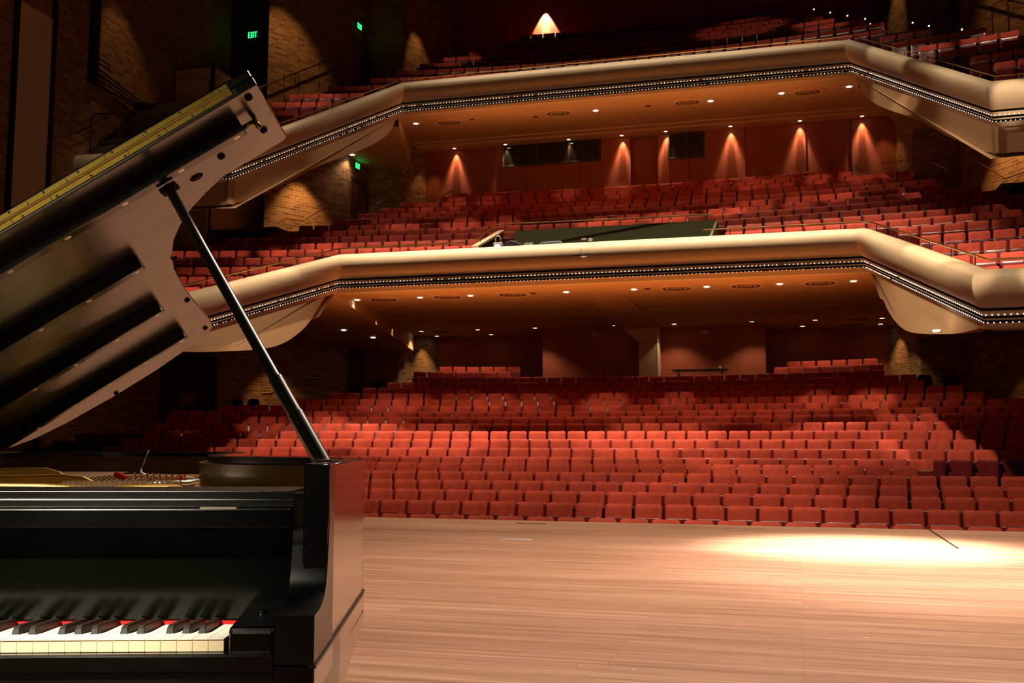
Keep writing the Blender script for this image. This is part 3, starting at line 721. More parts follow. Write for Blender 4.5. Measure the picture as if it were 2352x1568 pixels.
# ================================================================ recessed lamps and ceiling diffusers
def dlamp_parts(t, r=0.10, glow='lamp'):
    b = MB(); b.lathe([(r, -0.004), (r*1.28, -0.012), (r*1.34, -0.004), (r*1.34, 0.004)], seg=20); b.build('trim_ring', M['trimring'], t, True)
    b = MB(); b.lathe([(0.0, -0.006), (r*0.98, -0.006), (r, 0.0), (r, 0.02)], seg=20); b.build('lens', M[glow], t, True)
first = {}
def copytree(o, loc, rz=0):
    r = o.copy(); C.objects.link(r); r.location = loc; r.rotation_euler = (0, 0, rz)
    r.matrix_basis = Matrix.Translation(loc) @ Matrix.Rotation(rz, 4, 'Z')
    for ch in list(o.children):
        c = ch.copy(); C.objects.link(c); c.parent = r
        for g in list(ch.children):
            d = g.copy(); C.objects.link(d); d.parent = c
    return r
def lamp(x, y, z, label, group, r=0.072):
    if r not in first:
        first[r] = thing('recessed_downlight', label, 'ceiling lamp', (x, y, z), 0, group); dlamp_parts(first[r], r); return first[r]
    o = copytree(first[r], (x, y, z)); o['label'] = label; o['group'] = group; return o
def lamplight(x, y, z, p, ang=110, blend=0.6, col=(1.0, 0.74, 0.48), rad=0.06, tgt=None):
    return spot('downlight_lamp', (x, y, z-0.03), tgt or (x, y, z-5), p, ang, blend, col, rad)
LF = 'from left in the front line under the lower balcony'
xs = [-12.04, -10.13, -8.65, -5.94, -4.1, -2.2, -0.36, 1.43]
for i, x in enumerate(xs):
    lamp(x, 27.0, 5.09, 'recessed ceiling lamp, %s %s' % (['first', 'second', 'third', 'fourth', 'fifth', 'sixth', 'seventh', 'last'][i], LF), 'front lamps under the lower balcony')
    lamplight(x, 27.0, 5.09, 75 if i else 30)
back = [(-12.89, 34.55), (-10.79, 34.55), (-8.7, 34.5), (-5.9, 34.45), (-3.9, 34.5), (-1.37, 34.45), (0.62, 34.5), (2.66, 34.5)]
for i, (x, y) in enumerate(back):
    lamp(x, y, 5.01, 'small recessed lamp, %s from left in the rear line under the lower balcony' % ['first', 'second', 'third', 'fourth', 'fifth', 'sixth', 'seventh', 'last'][i], 'rear lamps under the lower balcony')
    if i != 3: lamplight(x, y, 5.0, 75)
wallrow = [(-12.9, 36.2), (-10.79, 36.2), (0.23, 36.2), (2.74, 36.2)]
for i, (x, y) in enumerate(wallrow):
    lamp(x, y, 5.01, 'recessed ceiling lamp next to the lower rear wall, %s' % ['nearest the left brick wall', 'second from the left brick wall', 'third from the left brick wall', 'nearest the right brick wall'][i], 'lamps next to the lower rear wall')
    lamplight(x, y, 5.0, 50, 75)
for i, (x, y) in enumerate([(-14.0, 30.4), (-13.62, 31.9)]):
    lamp(x, y, ZE(y)-.01, 'recessed lamp in the lowered left side ceiling, %s' % ['the one nearer the stage', 'the one farther from the stage'][i], 'lamps in the left side ceiling'); lamplight(x, y, ZE(y)-.01, 18)
lamp(mirx(-12.6), 20.3, 3.10, 'recessed lamp under the lower balcony right wing, at the picture edge', 'lamps in side ceilings')
for i, (x, y) in enumerate([(-12.0, 31.41), (-6.01, 31.8), (-2.38, 31.82), (-0.24, 31.55), (1.71, 31.4)]):
    z = zc(y)-0.01
    lamp(x, y, z, 'bright recessed lamp under the upper balcony, %s from the left' % ['first', 'second', 'third', 'fourth', 'last'][i], 'lamps under the upper balcony', 0.085)
    lamplight(x, y, z, 60, 100, 0.8)
lamp(-15.0, 33.0, 11.19, 'recessed lamp in the side ceiling above the left exit door', 'lamps in side ceilings', 0.085); lamplight(-15.0, 33.0, 11.19, 45, 120)
# wall washers that draw the scallops on the rear wall
wx = [-12.28, -10.28, -7.86, -5.9, -4.3, -2.03, 0.32, 2.36]
for i, x in enumerate(wx):
    wy = 36.5 if x < -4.6 else 36.42; d = 0.13
    lamp(x, wy-0.26, zc(35.85)-0.115, 'recessed lamp above the terracotta rear wall, %s from the left' % ['first', 'second', 'third', 'fourth', 'fifth', 'sixth', 'seventh', 'last'][i], 'wall washers above the terracotta wall', 0.06)
    bright = {0: 1.0, 1: 0.7, 2: 0.35, 3: 1.0, 4: 0.9}.get(i, 1.0)
    z = zc(35.85)-0.14
    d = 0.085
    spot('wall_washer_lamp', (x, wy-d, z), (x, wy-d+0.03, z-3), 170*bright, 62, 1.0, (1.0, 0.60, 0.32), 0.012)
    for s_ in (-1, 1):
        spot('wall_washer_lamp', (x, wy-d, z), (x+s_*0.72, wy-d+0.12, z-3), 330*bright, 18, 1.0, (1.0, 0.66, 0.40), 0.012)
# single washer high on the upper wall
spot('upper_washer_lamp', (-9.2, 38.02, 18.2), (-9.2, 38.06, 15), 1500, 58, 0.3, (1.0, 0.66, 0.42), 0.02)
spot('upper_washer_lamp', (-9.2, 38.02, 18.2), (-9.2, 38.10, 15), 1500, 34, 0.9, (1.0, 0.74, 0.52), 0.02)
# brick washers
def bw(x, y, z, tx, ty, tz, p, a, bl=0.7): spot('brick_washer_lamp', (x, y, z), (tx, ty, tz), p*1.9, a, bl, (1.0, 0.58, 0.23), 0.04)
for f in (lambda x: x, mirx):
    bw(f(-15.35), 30.7, 10.9, f(-15.85), 31.2, 7.5, 300, 66)         # pier in the middle tier
    bw(f(-15.5), 29.6, 4.35, f(-16.1), 30.3, 2.0, 60, 70)            # pier on the floor tier
    bw(f(-13.0), 35.9, 4.95, f(-13.5), 36.3, 2.6, 30, 70)            # rear corner, floor tier
    bw(f(-12.9), 36.0, 12.0, f(-13.5), 36.1, 9.5, 24, 60)
    bw(f(-15.3), 29.3, 17.5, f(-16.2), 30.7, 12.8, 200, 55)          # pier, upper tier
    bw(f(-13.0), 35.2, 17.6, f(-13.6), 36.1, 14.5, 60, 50)
bw(-17.6, 24.6, 15.5, -18.9, 25.6, 10.6, 60, 50)
bw(-17.8, 22.6, 3.0, -18.6, 24.5, 1.0, 4, 90)
# scallops on the left beam
for y in (29.6, 31.7):
    x = XE(y); spot('beam_washer_lamp', (x+0.10, y, 5.02), (x+0.07, y, 2.0), 14, 50, 0.3, (1.0, 0.8, 0.5), 0.01)

# round ceiling diffusers
def vent_parts(t, big=True):
    R0 = 0.46
    b = MB(); b.lathe([(R0*1.18, 0.01), (R0*1.18, -0.008), (R0, -0.022), (R0*0.96, -0.008)], seg=32); b.build('outer_ring', M['soffit'], t, True)
    b = MB(); b.lathe([(0, -0.006), (R0*0.97, -0.006), (R0*0.97, 0.004)], seg=32); b.build('backing', M['ventdark'], t, True)
    for k, (r0, r1) in enumerate([(0.96, 0.80), (0.62, 0.48), (0.32, 0.22), (0.10, 0.0)]):
        b = MB(); b.lathe([(R0*r0, -0.010), (R0*r1, -0.015), (R0*r1*0.98, -0.013), (R0*r0*0.97, -0.008)], seg=32)
        b.build('cone', M['soffit'], t, True)
v0 = None
def vent(x, y, z, label, group, tilt=0.0):
    global v0
    if v0 is None: v0 = thing('ceiling_diffuser', label, 'air vent', (x, y, z), 0, group); vent_parts(v0); v0.rotation_euler.x = tilt; return
    o = copytree(v0, (x, y, z)); o['label'] = label; o['group'] = group; o.rotation_euler = (tilt, 0, 0)
for i, x in enumerate([-10.94, -7.22, -3.08, 0.53]):
    vent(x, 31.72, zc(31.72)-0.012, 'round ringed air diffuser under the upper balcony, %s from the left' % ['first', 'second', 'third', 'last'][i], 'diffusers under the upper balcony', 0.1428)
for i, x in enumerate([-11.25, -9.34, -7.45, -2.99, -1.2, 0.63]):
    vent(x, 27.05, 5.088, 'round air diffuser under the lower balcony, %s from the left in the front line' % ['first', 'second', 'third', 'fourth', 'fifth', 'last'][i], 'diffusers under the lower balcony')
for i, (x, y) in enumerate([(-12.22, 34.7), (-12.21, 36.3), (1.92, 34.5), (1.87, 36.1)]):
    vent(x, y, 5.008, 'dim air diffuser over the rearmost seats, %s' % ['left side, the nearer one', 'left side, the farther one', 'right side, the nearer one', 'right side, the farther one'][i], 'rear diffusers under the lower balcony')
# smoke detectors / sprinkler plates
for i, (x, y, z) in enumerate([(-10.1, 31.56, zc(31.56)), (-8.06, 32.05, zc(32.05)), (-4.33, 31.81, zc(31.81)), (-6.85, 27.0, 5.1), (-3.75, 27.0, 5.1)]):
    b = MB(); b.lathe([(0, -0.02), (0.05, -0.02), (0.09, -0.008), (0.09, 0.0)], seg=16)
    tag(b.build('sprinkler_plate', M['ventdark'], None, True, loc=(0, 0, 0)), 'small dark round plate in the ceiling, %s' % ['beside the leftmost upper diffuser', 'left of the second upper diffuser', 'left of the third upper diffuser', 'beside the third lower diffuser', 'left of the fourth lower diffuser'][i], 'sprinkler plate')
    bpy.context.scene.collection.objects[-1].location = (x, y, z-0.001)
for i, (x, z) in enumerate([(-6.75, 4.81), (-2.95, 4.79)]):
    t = thing('emergency_light', 'pale oval emergency light on the lower rear wall, %s of the column' % ['left', 'right'][i], 'wall light', (x, 35.34, z))
    b = MB(); b.prism([(0.16*math.cos(a*PI/10)*1.0, 0.065*math.sin(a*PI/10)) for a in range(20)], 'y', -0.07, 0.0); b.build('housing', M['trimring'], t, bevel=0.012)
    for s_ in (-1, 1):
        b = MB(); b.ball((s_*0.085, -0.075, 0), 0.03, 10, 6); b.build('lamp_head', M['ventdark'], t, True)

# ================================================================ brass rails
def rail(label, pts, post_h, mat='brass', r=0.019, posts=None, name='guard_rail', wallside=None, drop=None, group=None):
    t = thing(name, label, 'railing', pts[0], 0, group)
    b = MB(); b.tube(pts, r, 8); smooth_angle(b.build('top_rail', M[mat], t, world=True))
    if posts is None:
        posts = []
        for i in range(len(pts)-1):
            a, c = Vector(pts[i]), Vector(pts[i+1]); n = max(1, round((c-a).length/1.15))
            posts += [a+(c-a)*((k+0.5)/n) for k in range(n)]
    for p in posts:
        p = Vector(p); b = MB()
        if wallside is not None:
            q = p+Vector(wallside); b.tube([p, p+Vector((0, 0, -0.06)), q+Vector((0, 0, -0.06))], r*0.5, 6); b.build('bracket', M[mat], t, world=True)
        else:
            b.tube([p, (p.x, p.y-(drop or 0), p.z-post_h)], r*0.62, 6); b.build('post', M[mat], t, world=True)
    return t
def along(path, i, j, d, h, t0=0, t1=1):
    rows = sweep(path, [(d, h)])
    P = [Vector(r[0]) for r in rows][i:j+1]
    if t0: P[0] = P[0]+(P[1]-P[0])*t0
    if t1 != 1: P[-1] = P[-2]+(P[-1]-P[-2])*t1
    return P
W1 = 2*6.67
rail('brass rail along the left half of the lower balcony front and its left wing', along(B1, 1, 3, -0.12, 0.18, 0, (-8.15+11.72)/W1), 0.18, group='balcony guard rails')
rail('brass rail along the right part of the lower balcony front and its right wing', along(B1, 2, 5, -0.12, 0.18, (-2.15+11.72)/W1, 1), 0.18, group='balcony guard rails')
rail('thin brass rail along the whole upper balcony front', along(B2, 1, 5, -0.12, 0.15), 0.15, r=0.016, group='balcony guard rails')
m = MB(); rows = sweep(B1, [(-0.16, 0.0), (-0.10, 0.0), (-0.10, 0.012), (-0.16, 0.012)])
for i in range(len(rows)-1):
    k0 = len(m.v); m.v += rows[i]+rows[i+1]; m.f += [(k0+j, k0+(j+1) % 4, k0+4+(j+1) % 4, k0+4+j) for j in range(4)]
struct(m.build('trim_21', M['brass']))
m = MB(); rows = sweep(B2, [(-0.16, 0.0), (-0.10, 0.0), (-0.10, 0.012), (-0.16, 0.012)])
for i in range(len(rows)-1):
    k0 = len(m.v); m.v += rows[i]+rows[i+1]; m.f += [(k0+j, k0+(j+1) % 4, k0+4+(j+1) % 4, k0+4+j) for j in range(4)]
struct(m.build('trim_22', M['brass']))

# control booth in the middle of the lower balcony
BX0, BX1 = -8.0, -1.95
m = MB()
m.prism([(25.3, 5.18), (25.3, 5.35), (28.05, 5.35), (28.05, 5.18)], 'x', BX0, BX1)
struct(m.build('floor_booth', M['carpet']))
m = MB(); m.box(-7.55, BX1, 27.62, 27.72, 5.3, 6.98); struct(m.build('wall_booth_back', M['boothwall']), 'dark green rear wall of the control booth')
m = MB(); m.prism([(25.3, 5.2), (25.3, 6.05), (27.7, 6.98), (27.7, 5.2)], 'x', -1.99, -1.93); struct(m.build('wall_booth_right', M['boothwall']))
m = MB(); m.prism([(25.25, 5.3), (25.25, 6.08), (27.72, 6.98), (27.72, 5.3)], 'x', -8.02, -7.95); m.prism([(25.25, 6.08), (27.72, 6.98), (27.72, 7.04), (25.25, 6.14)], 'x', -8.05, -7.88)
struct(m.build('wall_booth_left', M['boothwall'], mats=[M['boothwall'], M['cream']], fmat=[0]*6+[1]*6))
rail('brass rail around the rear and left side of the control booth', [(-8.0, 25.35, 6.28), (-7.95, 27.3, 7.12), (-2.05, 27.62, 7.14)], 0.16, posts=[(-8.0, 25.8, 6.47), (-7.97, 26.8, 6.9), (-6.8, 27.36, 7.12), (-5.0, 27.46, 7.13), (-3.4, 27.54, 7.13), (-2.2, 27.61, 7.14)])
m = MB(); m.box(-7.6, -2.4, 25.35, 25.95, 5.35, 5.98)
t = thing('mixing_desk', 'long dark desk behind the balcony front in the control booth', 'desk', (-5, 25.6, 5.35)); m.build('desk_body', M['blackbox'], t, world=True, bevel=0.02)
t = thing('stage_lantern', 'small lamp box glowing purple at the left end of the booth', 'lantern', (-7.42, 25.5, 5.98))
b = MB(); b.box(-.12, .12, -.06, .12, 0.0, 0.26); b.build('housing', M['whitebox'], t, bevel=0.02)
b = MB()
for dx in (-.035, .035):
    for dz in (.10, .17): b.lathe([(0, 0), (0.034, 0), (0.034, 0.01), (0, 0.012)], (0, 0, 0), 12); 
b = MB()
for dx in (-.032, .032):
    for dz in (.10, .165):
        b.prism([(dx+0.036*math.cos(a*PI/8), dz+0.036*math.sin(a*PI/8)) for a in range(16)], 'y', -.068, -.058)
b.build('lens', M['purple'], t)
b = MB(); b.tube([(-.06, 0, .25), (-.07, 0, .36), (-.03, 0, .43), (.03, 0, .43), (.07, 0, .36), (.06, 0, .25)], 0.014, 8); b.build('handle', M['whitebox'], t, True)
t = thing('equipment_bag', 'black soft bag beside the purple glowing box in the booth', 'bag', (-7.0, 25.5, 5.98))
b = MB(); b.prism([(-.24, 0), (-.26, .1), (-.2, .24), (-.05, .28), (.1, .26), (.22, .17), (.26, 0)], 'y', -.12, .14); b.build('body', M['blackbox'], t, bevel=0.03)
t = thing('rack_unit', 'pale squared box with dark openings in the booth', 'box', (-6.62, 25.62, 5.98))
b = MB(); b.box(-.13, .13, -.05, .1, 0, .24); b.build('case', M['boothwall'], t, bevel=0.01)
b = MB(); b.box(-.11, -.01, -.056, -.05, .03, .21); b.box(.01, .11, -.056, -.05, .12, .21); b.build('panel', M['whitebox'], t)
t = thing('covered_console', 'mixing console under a grey dust cover in the booth', 'console', (-5.95, 25.55, 5.98))
b = MB(); b.prism([(-.55, 0), (-.42, .06), (-.30, .20), (.22, .21), (.34, .08), (.52, .05), (.60, 0)], 'y', -.15, .28); b.build('dust_cover', M['greycloth'], t, bevel=0.03)
t = thing('camera_pair', 'two small pale gadgets standing on the booth edge above the microphones', 'gadget', (-5.0, 25.3, 6.03))
b = MB(); b.box(-.16, -.04, -.04, .04, .12, .16); b.tube([(-.08, 0, 0), (-.09, 0, .13)], .012, 6); b.build('arm', M['whitebox'], t)
b = MB(); b.prism([(.07+.06*math.cos(a*PI/8), .11+.05*math.sin(a*PI/8)) for a in range(16)], 'y', -.04, .04); b.tube([(.07, 0, 0), (.07, 0, .08)], .015, 6); b.build('head', M['whitebox'], t)
t = thing('microphone_pair', 'pair of dark microphones hung on thin cords before the lower balcony front', 'microphone', (-4.98, 24.62, 5.65))
for s_ in (-1, 1):
    b = MB(); b.tube([(s_*.10, .0, .0), (s_*.14-.06, -.10, -.02)], .030, 10); b.tube([(s_*.10, 0, 0), (s_*.10+.04, .04, .02)], .018, 8); b.build('microphone_body', M['blackbox'], t, True)
    b = MB(); b.tube([(s_*.10, .02, .02), (s_*.07, .12, .22), (s_*.05, .34, .37)], .004, 5); b.build('cord', M['steel'], t)
b = MB(); b.tube([(-.12, .02, -.04), (.12, .02, -.05)], .008, 6); b.ball((0, .02, -.08), .02, 8, 5); b.build('crossbar', M['whitebox'], t)

# windows in the middle rear wall
def win(n, x0, x1, z0, z1, y, mull):
    t = thing('window_%d' % n, '', 'window', ((x0+x1)/2, y, z0)); t['kind'] = 'structure'; del t['category']; t['label'] = ['wide dark projection window in the terracotta wall, three panes', 'small dark square window right of the wall corner'][n-1]
    b = MB(); w_ = 0.06
    b.box(x0-w_, x1+w_, y-.03, y+.05, z1, z1+w_); b.box(x0-w_, x1+w_, y-.04, y+.05, z0-w_, z0); b.box(x0-w_, x0, y-.04, y+.05, z0, z1); b.box(x1, x1+w_, y-.03, y+.05, z0, z1)
    for q in mull: b.box(q-.04, q+.04, y-.02, y+.04, z0, z1)
    b.build('window_frame', M['frame'], t, world=True, bevel=0.005)
    b = MB(); b.box(x0, x1, y-.008, y-.002, z0, z1); b.build('pane', M['glassdark'], t, world=True)
win(1, -10.4, -6.78, 11.38, 12.28, 36.49, [-9.12, -7.9])
win(2, -4.2, -3.02, 11.22, 12.05, 36.41, [-3.6])

# table and loose chairs at the rear of the floor tier
t = thing('folding_table', 'long dark folding table standing behind the last full row, right of the column', 'table', (-3.1, 34.9, 2.55))
b = MB(); b.box(-.90, .90, -.28, .28, .90, .945); b.build('table_top', M['blackbox'], t, bevel=0.008)
for x in (-.72, .72):
    b = MB(); b.tube([(x, -.22, .90), (x, -.22, 0)], .015, 6); b.tube([(x, .22, .90), (x, .22, 0)], .015, 6); b.tube([(x, -.22, .1), (x, .22, .1)], .012, 6); b.build('leg', M['blackbox'], t)
t = thing('paper_cup', 'small pale cup on the right end of the dark table', 'cup', (-2.45, 34.9, 3.495))
b = MB(); b.lathe([(0, 0), (.03, 0), (.042, .10), (.038, .10), (.028, .008), (0, .008)], seg=14); b.build('cup_body', M['whitebox'], t, True)
def loose(x, y, z, rz, mat, label, group, name='stacking_chair'):
    t = thing(name, label, 'chair', (x, y, z), rz, group)
    b = MB(); b.prism([(-.21, .48), (-.20, .84), (-.13, .92), (.13, .92), (.20, .84), (.21, .48)], 'y', .18, .23); b.build('backrest', M[mat], t, bevel=.02)
    b = MB(); b.box(-.23, .23, -.24, .2, .41, .47); b.build('seat', M[mat], t, bevel=.02)
    for sx in (-1, 1):
        for sy in (-1, 1):
            b = MB(); b.tube([(sx*.2, sy*.19, .42), (sx*.22, sy*.22, 0)], .012, 6); b.build('leg', M['blackchair'], t)
    return t
for i, x in enumerate([-6.64, -6.04, -5.43]):
    loose(x, 34.95, 2.56, 0, 'velvet', 'dark red loose chair left of the cream column, %s' % ['the leftmost of three', 'the middle of three', 'the one nearest it'][i], 'loose red chairs beside the column')
for i, (x, y, z) in enumerate([(-14.52, 34.2, 2.30), (-13.96, 34.2, 2.30)]):
    loose(x, y, z, 0, 'blackchair', 'black chair before the dark brick recess at left, %s' % ['the left one', 'the right one'][i], 'black chairs by the dark brick recess')
for i, (x, y, z) in enumerate([(-16.25, 27.6, 1.42), (-15.70, 27.6, 1.42)]):
    loose(x, y, z, 0, 'blackchair', 'black chair under the lit brick pier at left, %s' % ['the left one', 'the right one'][i], 'black chairs under the lit brick pier')
for i, (x, y, z) in enumerate([(3.55, 31.6, 2.1), (4.25, 31.6, 2.1)]):
    loose(x, y, z, 0, 'blackchair', 'black chair by the right brick wall beyond the seats, %s' % ['the left one', 'the right one'][i], 'black chairs by the right brick wall')

# ---------------- exit signs, doors
def exit_sign(x, y, z, rz, label, s=1.0, text='EXIT'):
    t = thing('exit_sign', label, 'sign', (x, y, z), rz, 'illuminated exit signs')
    b = MB(); b.box(-.17*s, .17*s, 0, .05, -.10*s, .12*s); b.build('housing', M['sign'], t, bevel=.006)
    b = MB(); u = 0.016*s
    H = .075*s; wd = .055*s
    def bar(x0, x1, z0, z1): b.box(x0, x1, -.012, 0.0, z0, z1)
    x0 = -.125*s
    bar(x0, x0+u, -H, H); bar(x0, x0+wd, H-u, H); bar(x0, x0+wd, -u/2, u/2); bar(x0, x0+wd, -H, -H+u)
    x1 = -.055*s
    for sg in (1, -1):
        b.prism([(x1, -H*sg), (x1+u, -H*sg), (x1+wd, H*sg), (x1+wd-u, H*sg)], 'y', -.012, 0)
    x2 = .020*s; bar(x2, x2+u, -H, H)
    x3 = .055*s; bar(x3, x3+wd*1.25, H-u, H); bar(x3+wd*.62-u/2, x3+wd*.62+u/2, -H, H)
    b.build('lettering', M['exit'], t)
    p = bpy.data.lights.new('exit_glow', 'POINT'); p.energy = 0.12; p.color = (0.05, 1.0, 0.2); p.shadow_soft_size = 0.05
    o = bpy.data.objects.new('exit_glow', p); C.objects.link(o); q = Matrix.Rotation(rz, 4, 'Z') @ Vector((0, -.2, .0)); o.location = (x+q.x, y+q.y, z+q.z)
exit_sign(-18.15, 31.40, 15.30, 0, 'green EXIT sign on the dark wall above the left upper stairs', 1.35)
exit_sign(-15.20, 33.9, 16.28, R(90)-0.06, 'small green EXIT sign high over the dark doorway beside the upper rows', 1.3)
exit_sign(-15.16, 33.85, 11.02, R(90)-0.06, 'green EXIT sign above the brown door in the middle tier', 1.25)
exit_sign(-15.12, 33.2, 4.60, R(62), 'green EXIT sign above the dark doorway on the floor tier', 1.15)
def door(n, ax, x, y, z0, w_, h, rz, label, double=False, plate=False):
    t = thing('door_%d' % n, label, 'door', (x, y, z0), rz); t['kind'] = 'structure'
    b = MB(); b.box(-w_/2-.09, -w_/2, -.07, .04, 0, h+.09); b.box(w_/2, w_/2+.09, -.07, .04, 0, h+.09); b.box(-w_/2-.09, w_/2+.09, -.07, .04, h, h+.1); b.build('door_frame', M['frame'], t, bevel=.01)
    k = 2 if double else 1
    for i in range(k):
        a = -w_/2+i*w_/k; b = MB(); b.box(a+.005, a+w_/k-.005, -.045, .01, 0.0, h); q = b.build('door_leaf', M['door'], t, bevel=.005)
        if plate:
            b = MB(); b.box(a+w_/k-.26 if i == 0 else a+.02, a+w_/k-.02 if i == 0 else a+.26, -.052, -.045, .95, 1.35); b.build('push_plate', M['doorplate'], q)
        else:
            b = MB(); b.tube([(a+w_/k-.1, -.09, .95), (a+w_/k-.1, -.09, 1.15)], .012, 6); b.build('door_handle', M['brass'], q)
door(1, 'x', -18.02, 27.96, 1.20, 1.75, 2.35, 0, 'brown double door in the dark brick corner at left', True, True)
door(2, 'y', -15.22, 34.0, 8.3, 1.0, 2.15, R(90)-0.06, 'brown door below the exit sign of the middle tier')
door(3, 'y', -15.22, 34.0, 2.1, 1.0, 2.15, R(90)-0.06, 'dark door below the exit sign of the floor tier')
door(4, 'x', -17.6, 31.46, 12.4, 1.5, 2.2, 0, 'dark double door under the upper left exit sign', True)
door(5, 'y', -15.22, 34.0, 13.5, 1.0, 2.2, R(90)-0.06, 'dark doorway below the small upper exit sign')
door(6, 'y', mirx(-15.22), 34.0, 13.0, 1.0, 2.4, R(-90)+0.06, 'dark doorway at the upper right beside the seats')

# dark panels of the upper room: set proud of the brick so that the highest walls read as dark plaster
m = MB(); m.box(-19.0, -17.02, 31.42, 31.5, 7.6, 21); struct(m.build('wall_left_stair_end', M['darkwall']))
m = MB(); m.box(-19.0, -18.96, 21.2, 22.45, 3.2, 12.3); struct(m.build('wall_left_panel', M['cream']), 'tall cream strip set in the left brick wall')
m = MB(); m.box(-19.0, -18.9, 22.45, 22.57, -1, 14.5); m.box(-19.0, -18.9, 21.08, 21.2, -1, 14.5); struct(m.build('trim_23', M['groove']))
m = MB(); m.box(-19.0, -18.82, 23.95, 24.2, 11.1, 20.5); struct(m.build('trim_24', M['groove']))

# stairs up the left wall, with slatted screen and rails
t = thing('staircase', 'dark stairs climbing along the left brick wall above the box', 'stairs', (-18.2, 24.3, 9.0))
for k in range(8):
    b = MB(); b.box(-18.95, -17.1, 24.3+k*.29, 24.62+k*.29, 9.0+k*.12, 9.34+k*.26); b.build('step', M['stair'], t, world=True)
m = MB(); m.box(-18.98, -14.6, 24.05, 24.35, 8.45, 8.6); struct(m.build('floor_box', M['stair']))
rail('dark hoop rail standing on the left box front', [(-18.85, 24.02, 8.95), (-18.85, 24.02, 10.08), (-18.72, 24.02, 10.18), (-18.0, 24.02, 10.12), (-17.9, 24.02, 10.02), (-17.9, 24.02, 8.95)], .9, 'steel', .024, posts=[])
rail('sloping handrail on the brick beside the left stairs', [(-18.8, 23.1, 9.3), (-18.8, 23.7, 9.65), (-18.8, 25.7, 11.15)], 0, 'steel', .022, posts=[(-18.8, 23.9, 9.8), (-18.8, 25.3, 10.85)], wallside=(-.1, 0, 0))
t = thing('slat_screen', 'dark slanting metal slats fixed to the lit brick at upper left', 'screen', (-18.9, 24.1, 11.1))
for k in range(6):
    z0 = 11.15+k*.15; y1, z1 = (26.35, 10.96+k*.09) if k < 4 else (24.7, z0-.06)
    b = MB(); b.tube([(-18.88, 24.05, z0), (-18.86, y1, z1)], .022, 6); b.build('slat', M['groove'], t, world=True)
m = MB(); m.box(-18.95, -17.6, 28.1, 28.2, 7.6, 12.9); m.box(-17.7, -17.6, 28.1, 31.4, 7.6, 12.9)
struct(m.build('wall_left_stair_well', M['cream']))
rail('brass hoop rail at the top of the left stairs', [(-18.85, 27.9, 10.9), (-18.85, 27.9, 12.45), (-18.75, 27.9, 12.55), (-17.7, 27.9, 12.45), (-17.6, 27.9, 12.35), (-17.6, 27.9, 10.9)], 1, 'brass', .02, posts=[])
for f, nm in ((lambda x: x, 'left'), (mirx, 'right')):
    pts = [(f(-16.95), 29.5, 12.55), (f(-15.4), 32.4, 14.6)]
    rail('handrail climbing the %s brick pier beside the upper rows' % nm, pts, 0, 'steel', .022, posts=[Vector(pts[0]).lerp(Vector(pts[1]), q) for q in (.1, .5, .9)], wallside=(f(-.1)-f(0), .05, 0))
    for k, (x, y, z) in enumerate([(-15.85, 29.5, 12.2), (-14.9, 30.1, 12.8)]):
        rail('thin hoop rail at an aisle step of the upper %s wing, %s' % (nm, ['the lower one', 'the upper one'][k]), [(f(x), y, z-.2), (f(x), y, z+.75), (f(x+.12), y+.12, z+.85), (f(x+.35), y+.3, z+.8), (f(x+.35), y+.3, z-.1)], 1, 'steel', .018, posts=[])
rail('bright brass hoop by the top rear row, left end', [(-12.64, 37.0, 16.75), (-11.84, 37.0, 17.05), (-11.7, 37.0, 16.95)], 1, 'brass', .018, posts=[])
# middle tier rails at the rear corners
for f, nm in ((lambda x: x, 'left'), (mirx, 'right')):
    rail('bent brass rail before the %s rear brick corner of the middle tier' % nm, [(f(-14.85), 34.7, 9.55), (f(-14.85), 34.7, 9.75), (f(-14.2), 34.9, 10.2), (f(-12.95), 35.1, 10.18), (f(-12.95), 35.1, 9.6)], 1, posts=[])
    rail('short sloping brass rail at the %s end of the last middle row' % nm, [(f(-12.95), 35.9, 10.05), (f(-12.3), 36.0, 10.45), (f(-12.2), 36.0, 10.40), (f(-12.2), 36.0, 9.9)], 1, posts=[])
    zig = [(27.95, -0.0, 2.62-.1), (28.3, 0, 2.66-.1), (28.75, 0, 2.95-.1), (29.6, 0, 2.97-.1), (30.0, 0, 3.25-.1), (30.9, 0, 3.27-.1), (31.35, 0, 3.6-.1)]
    def onwall(s_, z, off=0.09):     # s_ along the pier from its stage end
        a = Vector((-16.8, 30.1)); d = Vector((1.6, 3.0)).normalized(); n = Vector((d.y, -d.x)); p = a+d*s_+n*off; return (f(p.x), p.y, z)
    zz = [(.1, 2.72), (.45, 2.72), (.75, 2.98), (1.35, 2.98), (1.65, 3.22), (2.35, 3.22), (2.7, 3.5), (2.95, 3.5)]
    pp = [onwall(a, z) for a, z in zz]
    rail('stepped brass handrail on the %s brick pier of the floor tier' % nm, pp, 0, 'brass', .016, posts=[pp[1], pp[3], pp[5]], wallside=(f(-.08)-f(0), .04, 0))
    zz = [(.0, 8.05), (.55, 8.45), (1.3, 8.45), (2.0, 8.95), (2.6, 9.35)]
    pp = [onwall(a, z, .35) for a, z in zz]
    rail('stepped brass handrail beside the %s brick pier of the middle tier' % nm, pp, 0, 'brass', .02, posts=[pp[1], pp[3]], wallside=(f(-.3)-f(0), .15, 0))
rail('stepped handrail on the dark brick wall at far left of the floor tier', [(-18.9, 24.4, 1.80), (-18.9, 25.35, 1.81), (-18.9, 25.7, 2.03), (-18.9, 26.3, 2.04), (-18.9, 26.65, 2.25), (-18.9, 27.4, 2.27), (-18.9, 27.75, 2.5)], 0, 'brass', .016, posts=[(-18.9, 24.9, 1.8), (-18.9, 26.0, 2.03), (-18.9, 27.0, 2.26)], wallside=(-.1, 0, 0))
